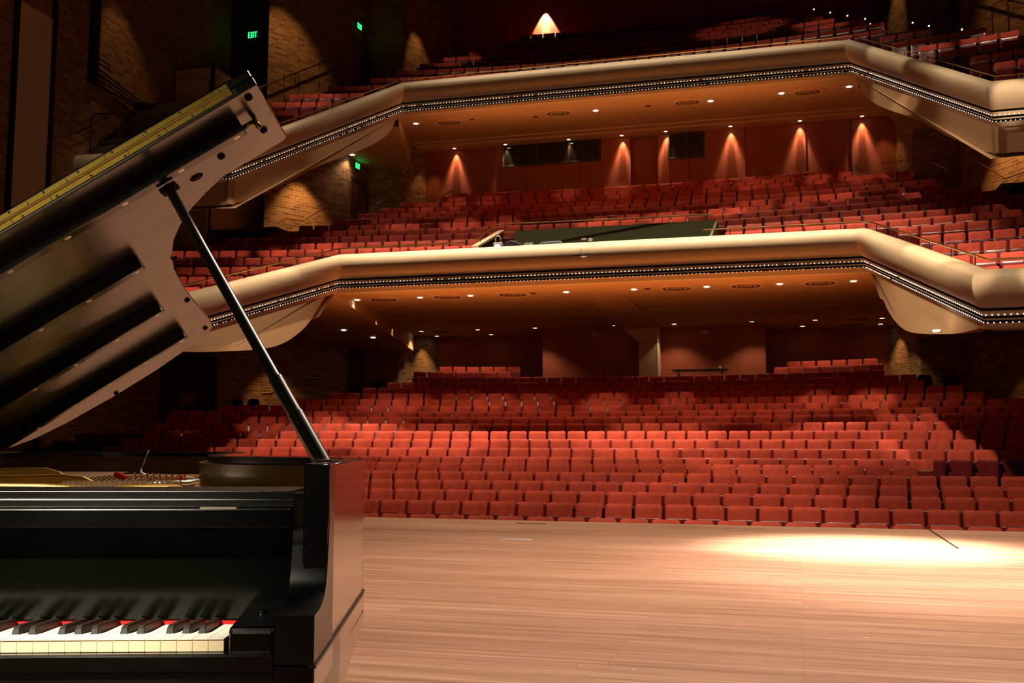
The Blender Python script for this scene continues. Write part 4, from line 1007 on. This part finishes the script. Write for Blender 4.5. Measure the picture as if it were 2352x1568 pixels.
# cream stair parapet behind the left wing of the middle tier
m = MB(); m.prism([(22.5, 4.5), (22.5, 6.6), (27.9, 8.6), (27.9, 4.5)], 'x', -18.6, -18.45); m.box(-18.6, -17.5, 27.75, 27.9, 4.5, 8.35)
struct(m.build('wall_left_stair_parapet', M['cream']))
rail('brass handrail along the cream stair parapet at left', [(-18.40, 23.0, 6.35), (-18.40, 27.6, 8.2), (-17.4, 27.7, 8.2), (-17.4, 27.7, 7.0)], 0, 'brass', .022, posts=[(-18.40, 24.0, 6.75), (-18.40, 26.0, 7.55)], wallside=(-.08, 0, 0))
# little amber wall lights at the aisle ends
for i, (x, y, z) in enumerate([(-18.97, 23.0, 1.05), (-18.97, 26.2, 1.55)]):
    t = thing('aisle_light', 'tiny amber light low on the dark left wall, %s' % ['the lower wider one', 'the upper narrow one'][i], 'wall light', (x, y, z))
    b = MB(); b.box(0, .03, -.16 if i == 0 else -.05, .16 if i == 0 else .05, -.05, .05); b.build('lens', M['doorplate'], t)
for i, (x, y, z) in enumerate([(0.85, 34.6, 15.42), (1.33, 33.8, 14.92), (1.81, 33.0, 14.43), (2.27, 32.1, 13.91), (2.38, 31.6, 13.53), (3.45, 30.6, 13.05), (3.78, 29.8, 12.6), (4.5, 29.0, 12.1)]):
    t = thing('step_light', 'tiny white lamp at the end of an upper balcony row, %s from the left' % ORD[i].replace('front', 'first'), 'aisle light', (x, y, z), 0, 'row end lamps of the upper balcony')
    b = MB(); b.ball((0, 0, 0), .022, 10, 6); b.build('globe', M['lamp'], t, True)
    b = MB(); b.tube([(0, .02, -.03), (0, .02, -.5)], .01, 6); b.build('stem', M['steel'], t)

# ================================================================ concert grand
PR = Matrix.Translation((-0.83863, 1.41695, 0)) @ Matrix.Rotation(R(17.9), 4, 'Z')
piano = thing('grand_piano', 'black concert grand piano with its lid propped open, at left on the platform', 'piano', (-0.83863, 1.41695, 0), R(17.9))
A0, A1 = -1.358, 0.136
ZR = 0.995
# plan outline of rim and lid (a, b), from the right cheek round the tail to the left cheek
lid_sb = [(1.497, 0.60), (1.497, 0.70), (1.494, 0.78), (1.480, 0.83), (1.455, 0.88), (1.416, 0.925), (1.37, 0.957), (1.315, 0.99), (1.25, 1.03), (1.187, 1.08), (1.133, 1.148), (1.086, 1.23), (1.044, 1.34), (1.007, 1.48), (0.975, 1.67), (0.944, 1.90), (0.917, 2.14), (0.897, 2.31), (0.878, 2.40), (0.84, 2.455), (0.74, 2.492), (0.585, 2.53), (0.391, 2.535), (0.20, 2.50), (0.08, 2.44), (0.02, 2.36), (0.0, 2.25), (0.0, 0.60)]
rim = [(A1, 0.115)] + [(-1.36+s-0.004 if s > 0.02 else -1.356, b) for s, b in lid_sb] + [(A0, 0.115)]
def offset(poly, d):
    out = []; n = len(poly)
    for i in range(n):
        p = Vector(poly[i]); t = Vector((0, 0))
        if i > 0: t += (p-Vector(poly[i-1])).normalized()
        if i < n-1: t += (Vector(poly[i+1])-p).normalized()
        t.normalize(); nn = Vector((-t.y, t.x)); out.append((p.x+nn.x*d, p.y+nn.y*d))
    return out
def wallband(poly, d, z0, z1):
    q = offset(poly, d); n = len(poly); mb = MB()
    for i in range(n):
        mb.v += [(*poly[i], z0), (*poly[i], z1), (*q[i], z1), (*q[i], z0)]
    for i in range(n-1):
        k = i*4; mb.f += [(k, k+1, k+5, k+4), (k+1, k+2, k+6, k+5), (k+2, k+3, k+7, k+6), (k+3, k, k+4, k+7)]
    mb.f += [(0, 3, 2, 1), (4*n-4, 4*n-3, 4*n-2, 4*n-1)]
    return mb
TH = 0.040
mb = wallband(rim, TH, 0.665, ZR)
o = mb.build('rim', M['sidelacquer'], piano); smooth_angle(o, 35); o.modifiers.new('bevel', 'BEVEL').width = 0.0025; o.modifiers['bevel'].limit_method = 'ANGLE'; o.modifiers['bevel'].angle_limit = R(50)
o['label'] = 'glossy black outer rim'
inner = offset(rim, TH+0.0005)
inner = [p for p in inner if p[1] > 0.19]
mb = wallband(inner, 0.022, 0.70, 0.975)
o = mb.build('inner_rim', M['goldrim'], piano); smooth_angle(o, 35); o['label'] = 'brown varnished inner rim'
# moulding strip low on the side
rim2 = [(A1, -0.019)]+rim[:-1]+[(A0, -0.019)]
ml = offset(rim2, -0.0042)
mb = wallband(ml, 0.012, 0.6965, 0.7012); o = mb.build('moulding', M['moulding'], piano); smooth_angle(o, 35)
mb = wallband(offset(rim2, -0.0020), 0.05, 0.655, 0.6965); o = mb.build('lower_band', M['sidelacquer'], piano); smooth_angle(o, 35)
# cheeks
def cheek(a0, a1, head):
    ctrl = [(-0.021, 0.774), (0.010, 0.7745), (0.045, 0.777), (0.078, 0.785), (0.100, 0.800), (0.113, 0.822), (0.121, 0.850), (0.130, 0.885), (0.128, 0.910), (0.122, 0.932), (0.120, 0.948)]
    c = curve(ctrl, 6); low = [(-0.020, 0.702)] + c + [(0.165, 0.948), (0.165, 0.702)]
    high = [(-0.020, 0.702)] + c + [(0.119, 0.975), (0.119, ZR+0.001), (0.19, ZR+0.001), (0.19, 0.702)]
    b = MB()
    if head > 0: b.prism(low, 'x', a0, a1-0.0395); b.prism(high, 'x', a1-0.0395, a1)
    else: b.prism(low, 'x', a0+0.0395, a1); b.prism(high, 'x', a0, a0+0.0395)
    return b
o = cheek(0.078, A1+0.001, 1).build('arm', M['satin'], piano); smooth_angle(o, 30); o['label'] = 'scrolled right arm beside the keys'
o = cheek(A0-0.001, -1.300, -1).build('arm', M['satin'], piano); smooth_angle(o, 30)
# lower front corner blocks and key bed
for (a0, a1) in ((0.078, A1+0.0015), (A0-0.0015, -1.300)):
    b = MB(); b.box(a0, a1, -0.019, 0.30, 0.600, 0.700); b.build('corner_block', M['ebony'], piano, bevel=0.003)
b = MB(); b.box(-1.298, 0.0775, -0.018, 0.012, 0.690, 0.718); b.build('key_slip', M['ebony'], piano, bevel=0.004)
b = MB(); b.box(-1.298, 0.0775, -0.008, 0.62, 0.625, 0.689); b.build('key_bed', M['satin'], piano, bevel=0.002)
# key blocks
for (a0, a1) in ((0.0065, 0.0770), (-1.298, -1.2275)):
    prof = [(-0.006, 0.690), (-0.006, 0.752), (0.002, 0.7555), (0.10, 0.765), (0.140, 0.772), (0.150, 0.770), (0.152, 0.690)]
    b = MB(); b.prism(prof, 'x', a0, a1); o = b.build('key_block', M['ebony'], piano, bevel=0.007, bseg=3)
    q = MB(); q.lathe([(0.0035, 0.0012), (0.0075, 0.001), (0.0085, -0.002)], ((a0+a1)/2-.002, 0.085, 0.7655), 16); q.build('screw', M['ebony'], o)
# keys
PW = 0.0235; SL = -0.030
b = MB(); b.prism([(0.0, 0.7185), (0.0, 0.7355), (-0.0015, 0.7358), (-0.0015, 0.7375), (0.150, 0.7375+SL*0.15), (0.150, 0.7185)], 'x', -0.0114, 0.0114)
wk = b.build('white_key', None, piano, mats=[M['white_key'], M['key_front']], fmat=None)
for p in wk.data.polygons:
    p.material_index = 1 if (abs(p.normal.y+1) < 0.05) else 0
bv = wk.modifiers.new('bevel', 'BEVEL'); bv.width = 0.0006; bv.segments = 2
wk.location = (-PW/2, 0, 0)
for i in range(1, 52):
    c = wk.copy(); C.objects.link(c); c.parent = piano; c.location = (-PW*(i+0.5), 0, random.uniform(-0.0001, 0.0001))
b = MB()
hb, ht = 0.0066, 0.0048
z0, z1 = 0.7345, 0.7490
b.add([(-hb, 0.050, z0), (hb, 0.050, z0), (hb, 0.148, z0-.003), (-hb, 0.148, z0-.003), (-ht, 0.0585, z1-.0008), (ht, 0.0585, z1-.0008), (ht, 0.148, z1-.0045), (-ht, 0.148, z1-.0045), (-ht, 0.053, z1-.0055), (ht, 0.053, z1-.0055)],
      [(0, 1, 9, 8), (8, 9, 5, 4), (4, 5, 6, 7), (1, 2, 6, 5, 9), (0, 8, 4, 7, 3), (3, 7, 6, 2), (0, 3, 2, 1)])
bk = b.build('black_key', M['black_key'], piano, bevel=0.0012)
# pattern from the right: C8 | B7 A#7 A7 G#7 G7 F#7 F7 E7 D#7 D7 C#7 C7 ...
firstb = True
for octv in range(8):
    for bound in (2, 3, 4, 6, 7):       # white-key boundaries counted from the right (C8 = key 0, boundary n lies left of key n-1)
        n = bound + 7*octv
        if n > 51: continue
        sh = {2: 0.0012, 3: 0, 4: -0.0012, 6: 0.0008, 7: -0.0008}[bound]
        loc = (-PW*n+sh, 0, 0)
        if firstb: bk.location = loc; firstb = False
        else:
            c = bk.copy(); C.objects.link(c); c.parent = piano; c.location = loc
b = MB(); b.box(-1.2275, 0.0065, 0.1485, 0.156, 0.726, 0.7385); b.build('name_board_felt', M['felt'], piano)
b = MB(); b.box(-1.2275, 0.0065, 0.02, 0.148, 0.690, 0.7183); b.build('key_frame', M['groove'], piano)
# fallboard and front rails
b = MB(); b.prism([(0.152, 0.741), (0.149, 0.75), (0.146, 0.80), (0.145, 0.86), (0.146, 0.893), (0.185, 0.893), (0.185, 0.741)], 'x', -1.298, 0.0775)
o = b.build('fallboard', M['fall'], piano); smooth_angle(o, 30); o['label'] = 'dark satin board behind the keys'
b = MB(); b.box(-1.297, 0.0765, 0.098, 0.186, 0.8935, 0.9235); b.build('folded_lid_edge', M['ebony'], piano, bevel=0.0015)
b = MB(); b.box(-1.297, 0.0800, 0.140, 0.30, 0.9240, 0.9370); b.build('front_ledge', M['satin'], piano, bevel=0.0012)
b = MB(); b.box(-1.297, 0.0690, 0.150, 0.33, 0.9372, 0.9500); o = b.build('front_rail', M['satin'], piano, bevel=0.001)
b = MB(); b.box(0.014, 0.0735, 0.095, 0.098, 0.9245, 0.926); 
b = MB(); b.box(-0.070, -0.012, 0.110, 0.118, 0.9236, 0.9256); b.build('latch_plate', M['pin'], piano)
# interior: pin block, plate, soundboard, strings
inr = offset(rim, TH+0.024)
def inside_poly(z0, z1, mat, nm, ymin):
    pts = [p for p in inr if p[1] > ymin]; pts = [(pts[0][0], ymin)] + pts + [(pts[-1][0], ymin)]
    mb = MB(); mb.prism(pts, 'z', z0, z1); return mb.build(nm, M[mat], piano)
inside_poly(0.86, 0.870, 'board', 'soundboard', 0.34)
def gprism(nm, pts, z0, z1, bev=0.006):
    mb = MB(); mb.prism(pts, 'z', z0, z1); return mb.build(nm, M['gold'], piano, bevel=bev)
gprism('plate_web', [(-1.29, .34), (0.06, .34), (0.06, .62), (-0.25, .66), (-0.6, .86), (-1.29, .92)], 0.885, 0.905)
gprism('plate_web', [(0.055, .62), (0.055, .70), (-0.28, 1.10), (-0.48, 1.9), (-0.55, 2.33), (-0.63, 2.33), (-0.56, 1.85), (-0.36, 1.0), (-0.16, .66)], 0.888, 0.910)
gprism('plate_web', [(-1.29, 2.30), (-0.6, 2.30), (-0.6, 2.42), (-1.29, 2.46)], 0.888, 0.910)
# raised cast ribs: near one long, farther one higher
def rib(nm, p0, p1, w_, prof):
    """prof: (t, top height)"""
    a = Vector(p0); d = Vector(p1)-a; L = d.length; d.normalize(); n = Vector((-d.y, d.x)); mb = MB(); vs = []
    for t, z in prof:
        c = a+d*(t*L)
        for s_ in (-w_/2, w_/2): vs += [(c.x+n.x*s_, c.y+n.y*s_, 0.900), (c.x+n.x*s_, c.y+n.y*s_, z)]
    k = len(prof); fs = []
    for i in range(k-1):
        q = i*4; fs += [(q, q+1, q+5, q+4), (q+2, q+6, q+7, q+3), (q+1, q+3, q+7, q+5), (q, q+4, q+6, q+2)]
    fs += [(0, 2, 3, 1), (4*k-4, 4*k-3, 4*k-1, 4*k-2)]
    mb.add(vs, fs); o = mb.build(nm, M['gold'], piano, bevel=0.005); return o
rib('plate_rib', (-1.26, 0.62), (-0.465, 0.85), 0.020, [(0, .948), (.7, .956), (.88, .958), (.93, .953), (1.0, .925)])
rib('plate_rib', (-1.26, 1.10), (-0.690, 1.27), 0.020, [(0, .953), (.7, .962), (.86, .963), (.92, .952), (1.0, .915)])
rib('plate_flange', (-1.26, 0.44), (-0.340, 0.50), 0.030, [(0, .951), (.60, .952), (.85, .949), (1.0, .940)])
rib('plate_flange', (-0.33, 0.50), (-0.180, 0.47), 0.05, [(0, .944), (.45, .947), (.75, .947), (1.0, .936)])
b = MB()
for k in range(26):
    b.tube([(-0.30-k*.012, .52, .936), (-0.52-k*.015, 1.35+k*.008, .940)], .0012, 5)
for k in range(30):
    b.tube([(-0.62-k*.018, .56, .930), (-0.85-k*.010, 2.2, .925)], .0010, 5)
o = b.build('strings', M['string'], piano); o['kind'] = 'stuff'
b = MB(); b.prism([(-0.46, .60), (-0.28, .56), (-0.34, .98), (-0.50, 1.05)], 'z', .926, .934); b.build('string_bed', M['board'], piano)
b = MB(); rn = random.Random(5)
for r_ in range(3):
    for k in range(22): b.tube([(-0.46+k*.0105+r_*.003, .56+r_*.016, .93), (-0.46+k*.0105+r_*.003, .56+r_*.016, .951+rn.uniform(-.001, .002))], .0028, 6)
for k in range(9): b.tube([(-0.362+k*.0135, .70, .93), (-0.362+k*.0135, .70, .9655-k*.0006)], .003, 6)
o = b.build('tuning_pins', M['pin'], piano); o['kind'] = 'stuff'
b = MB(); b.prism([(-0.335, .60), (-0.24, .60), (-0.255, .80), (-0.30, .86), (-0.345, .78)], 'z', .934, .944); b.ball((-.292, .80, .951), .008, 8, 5)
b.tube([(-.45, .84, .956), (-.435, .86, .950)], .007, 8); b.build('string_felt', M['felt'], piano, True)
b = MB(); b.tube([(-0.24, .72, .948), (-0.215, .66, .948), (-0.225, .60, .946), (-0.29, .57, .946)], .006, 8); b.build('plate_lip', M['pin'], piano, True)
# pale reflecting plate surface right of the strings
gp = MB(); gp.prism([(-0.235, .55), (-0.185, .54), (-0.22, .72), (-0.30, .98), (-0.36, 1.10), (-0.39, 1.0)], 'z', .925, .934); gp.build('plate_cheek', M['board'], piano, bevel=.003)
for (a, c) in ((-0.29, .86), (-0.23, .66), (-0.26, .74)):
    q = MB(); q.lathe([(0, .0012), (.016, .0012), (.019, 0)], (a, c, .9342), 20); q.build('plate_hole', M['ebony'], piano)
b = MB(); b.tube([(-0.485, 1.2, 1.010), (-0.497, 1.2, .975), (-0.503, 1.2, .958), (-0.500, 1.2, .950), (-0.489, 1.2, .944), (-0.45, 1.21, .940), (-0.35, 1.22, .936)], .0022, 8); b.build('cable', M['pin'], piano, True)
b = MB(); b.ball((0.094, .30, .962), .007, 12, 8); b.build('rim_knob', M['pin'], piano, True)

# lid, hinged along the spine
PH = R(32.6); cph, sph = math.cos(PH), math.sin(PH)
def lp(s, b_, off=0.0): return (-1.36+s*cph-off*sph, b_, 1.0+s*sph+off*cph)
def lidprism(poly, o0, o1):
    n = len(poly); mb = MB(); vs = [lp(s, b_, o0) for s, b_ in poly]+[lp(s, b_, o1) for s, b_ in poly]
    mb.add(vs, [tuple(range(n))[::-1], tuple(range(n, 2*n))]+[(i, (i+1) % n, (i+1) % n+n, i+n) for i in range(n)]); return mb
o = lidprism(lid_sb, 0.0, 0.020).build('lid', M['lidunder'], piano, bevel=0.002); smooth_angle(o, 35); o['label'] = 'raised main lid seen from below'
lid = o
rf = 0.028
flap = [(0.0, 0.602), (1.492, 0.602), (1.497, 0.607), (1.497, 1.050), (1.485, 1.062), (0.0, 1.062)]
o = lidprism(flap, 0.0225, 0.0425).build('front_lid', M['sidelacquer'], piano, bevel=0.004); o['label'] = 'front part of the lid folded back on top'
# brass hinge over both front edges
def lidbox(s0, s1, b0, b1, o0, o1): return lidprism([(s0, b0), (s1, b0), (s1, b1), (s0, b1)], o0, o1)
h = lidbox(0.03, 1.44, 0.5975, 0.6005, 0.0075, 0.0355); hin = h.build('hinge', M['hingebrass'], piano); hin['label'] = 'long brass hinge along the lid edge'
kn = MB(); kn.tube([lp(0.03, 0.5965, 0.0215), lp(1.44, 0.5965, 0.0215)], 0.0030, 10); smooth_angle(kn.build('hinge_pin', M['hingepin'], hin, world=False))
for k in range(38):
    s = 1.415-k*0.0372
    pass
for row, offz in ((0, 0.0325), (1, 0.0105)):
    for k in range(17):
        s = (1.405 if row == 0 else 1.425)-k*0.083
        if s < 0.05: continue
        q = MB(); c = lp(s, 0.5970, offz); q.ball(c, 0.0030, 8, 5); q.build('screw', M['pin'], hin, True)
seam = MB()
for k in range(30):
    s = 1.42-k*0.047; a = lp(s, 0.5965, 0.009 if k % 2 else 0.0215); c = lp(s, 0.5965, 0.0215 if k % 2 else 0.034); seam.tube([a, c], 0.0005, 4)
seam.build('hinge_joint', M['groove'], hin)
# ribs under the lid
for b0, s1, hh, ww in ((0.700, 1.419, 0.034, 0.040), (1.173, 0.985, 0.037, 0.036), (1.657, 0.882, 0.040, 0.036), (2.130, 0.820, 0.041, 0.036)):
    bar = lidbox(0.05, s1, b0, b0+ww, -hh, -0.0005).build('lid_bar', M['ebony'], lid, bevel=0.003)
    n = 9
    s = s1-0.025
    while s > 0.1:
        q = MB(); c = lp(s, b0+ww*0.55, -hh-0.0004)
        q.lathe([(0, 0.001), (0.006, 0.0008), (0.009, -0.0005)], (0, 0, 0), 12)
        rot = Matrix.Translation(c) @ Matrix.Rotation(PI-PH*0-0, 4, 'X') ; rot = Matrix.Translation(c) @ Matrix.Rotation(-PH, 4, 'Y') @ Matrix.Rotation(PI, 4, 'X')
        q.v = [tuple(rot @ Vector(p)) for p in q.v]; q.build('screw', M['pin'], bar, True); s -= 0.146
for s, b_ in ((1.466, 0.635), (1.455, 0.855), (1.335, 0.862), (1.040, 1.37), (0.935, 1.85), (0.862, 2.34), (0.415, 2.50)):
    q = MB(); rot = Matrix.Translation(lp(s, b_, 0)) @ Matrix.Rotation(-PH, 4, 'Y') @ Matrix.Rotation(PI, 4, 'X')
    q.lathe([(0, .007), (.007, .007), (.009, .004), (.009, 0)], (0, 0, 0), 12); q.v = [tuple(rot @ Vector(p)) for p in q.v]; q.build('bumper', M['groove'], lid, True)
q = MB(); rot = Matrix.Translation(lp(1.255, 0.90, 0)) @ Matrix.Rotation(-PH, 4, 'Y') @ Matrix.Rotation(PI, 4, 'X')
q.lathe([(0, .003), (.015, .003), (.018, 0)], (0, 0, 0), 20); q.v = [tuple(rot @ Vector(p)) for p in q.v]; q.build('prop_cup', M['groove'], lid, True)
# T-shaped lid lock
q = MB(); q.tube([lp(1.418, 0.73, -0.018), lp(1.448, 0.73, -0.018)], 0.006, 8); q.tube([lp(1.450, 0.72, -0.040), lp(1.450, 0.74, -0.018), lp(1.452, 0.76, 0.004)], 0.006, 8)
q.build('lid_lock', M['hingebrass'], lid, True)
# corner bracket of the right front edge
q = lidbox(1.452, 1.496, 0.5985, 0.6015, 0.001, 0.0195); q.build('corner_cap', M['ebony'], lid, bevel=0.002)
# prop stick
base = Vector((0.088, 0.42, 0.985)); top = Vector(lp(1.20, 0.765, -0.034)); dd = top-base
prop = MB(); prop.tube([base, base+dd*0.155], 0.0165, 14); pr = prop.build('prop_stick', M['prop'], piano); smooth_angle(pr); pr['label'] = 'dark lid prop with collars near its foot'
q = MB(); q.tube([base+dd*0.155, base+dd*0.165, base+dd*0.27], 0.0148, 14); smooth_angle(q.build('prop_section', M['prop'], pr))
q = MB(); q.tube([base+dd*0.27, base+dd*0.285, base+dd*1.0], 0.0130, 14, r2=0.0112); smooth_angle(q.build('prop_section', M['prop'], pr))
for f_ in (0.155, 0.27):
    q = MB(); q.tube([base+dd*(f_-.003), base+dd*(f_+.006)], 0.0168 if f_ < .2 else .0152, 14); smooth_angle(q.build('prop_collar', M['prop'], pr))
q = MB(); q.prism([(1.180-1.36, 0), (1.180-1.36, 0)][:0] or [(-.02, 0), (.02, 0), (.02, .01), (-.02, .01)], 'y', -.02, .02); rot = Matrix.Translation(lp(1.20, 0.765, -0.045)) @ Matrix.Rotation(-PH, 4, 'Y'); q.v = [tuple(rot @ Vector(p)) for p in q.v]; q.build('prop_bracket', M['groove'], lid)
q = MB(); q.box(0.070, 0.110, 0.36, 0.47, 0.9955, 0.999); q.build('prop_hinge', M['steel'], piano, bevel=.001)
# legs
def leg(nm, a0, a1, prof, foot):
    t = MB(); t.prism(prof, 'x', a0, a1); o = t.build(nm, M['sidelacquer'], piano, bevel=0.006); smooth_angle(o, 40)
    o.modifiers.move(0, 0)
    q = MB(); q.tube([((a0+a1)/2-.02, foot, .03), ((a0+a1)/2+.02, foot, .03)], .03, 16); q.tube([((a0+a1)/2, foot, .03), ((a0+a1)/2, foot, .09)], .018, 12); smooth_angle(q.build('caster', M['hingebrass'], o)); return o
pf = [(-0.008, 0.664), (0.742, 0.664), (0.75, 0.640), (0.70, 0.632), (0.62, 0.622), (0.52, 0.604), (0.43, 0.588), (0.375, 0.565), (0.35, 0.52), (0.335, 0.45), (0.29, 0.10), (0.30, 0.075), (0.21, 0.075), (0.22, 0.10), (0.12, 0.45), (0.05, 0.58), (0.0, 0.60)]
leg('leg', 0.020, A1+0.0005, pf, .255)
leg('leg', A0-0.002, -1.245, pf, .255)
leg('leg', -0.98, -0.86, [(2.1, .655), (2.38, .655), (2.36, .62), (2.31, .55), (2.27, .10), (2.29, .075), (2.19, .075), (2.21, .10), (2.17, .55), (2.12, .62)], 2.24)
b = MB(); b.box(-0.80, -0.42, 0.55, 0.63, 0.075, 0.13); b.tube([(-0.72, .6, .12), (-0.70, .6, .64)], .018, 10); b.tube([(-0.50, .6, .12), (-0.52, .6, .64)], .018, 10); ly = b.build('pedal_lyre', M['ebony'], piano, bevel=.004)
for k in range(3):
    q = MB(); q.box(-0.685+k*.06, -0.655+k*.06, 0.43, 0.56, 0.085, 0.095); q.build('pedal', M['hingebrass'], ly, bevel=.003)
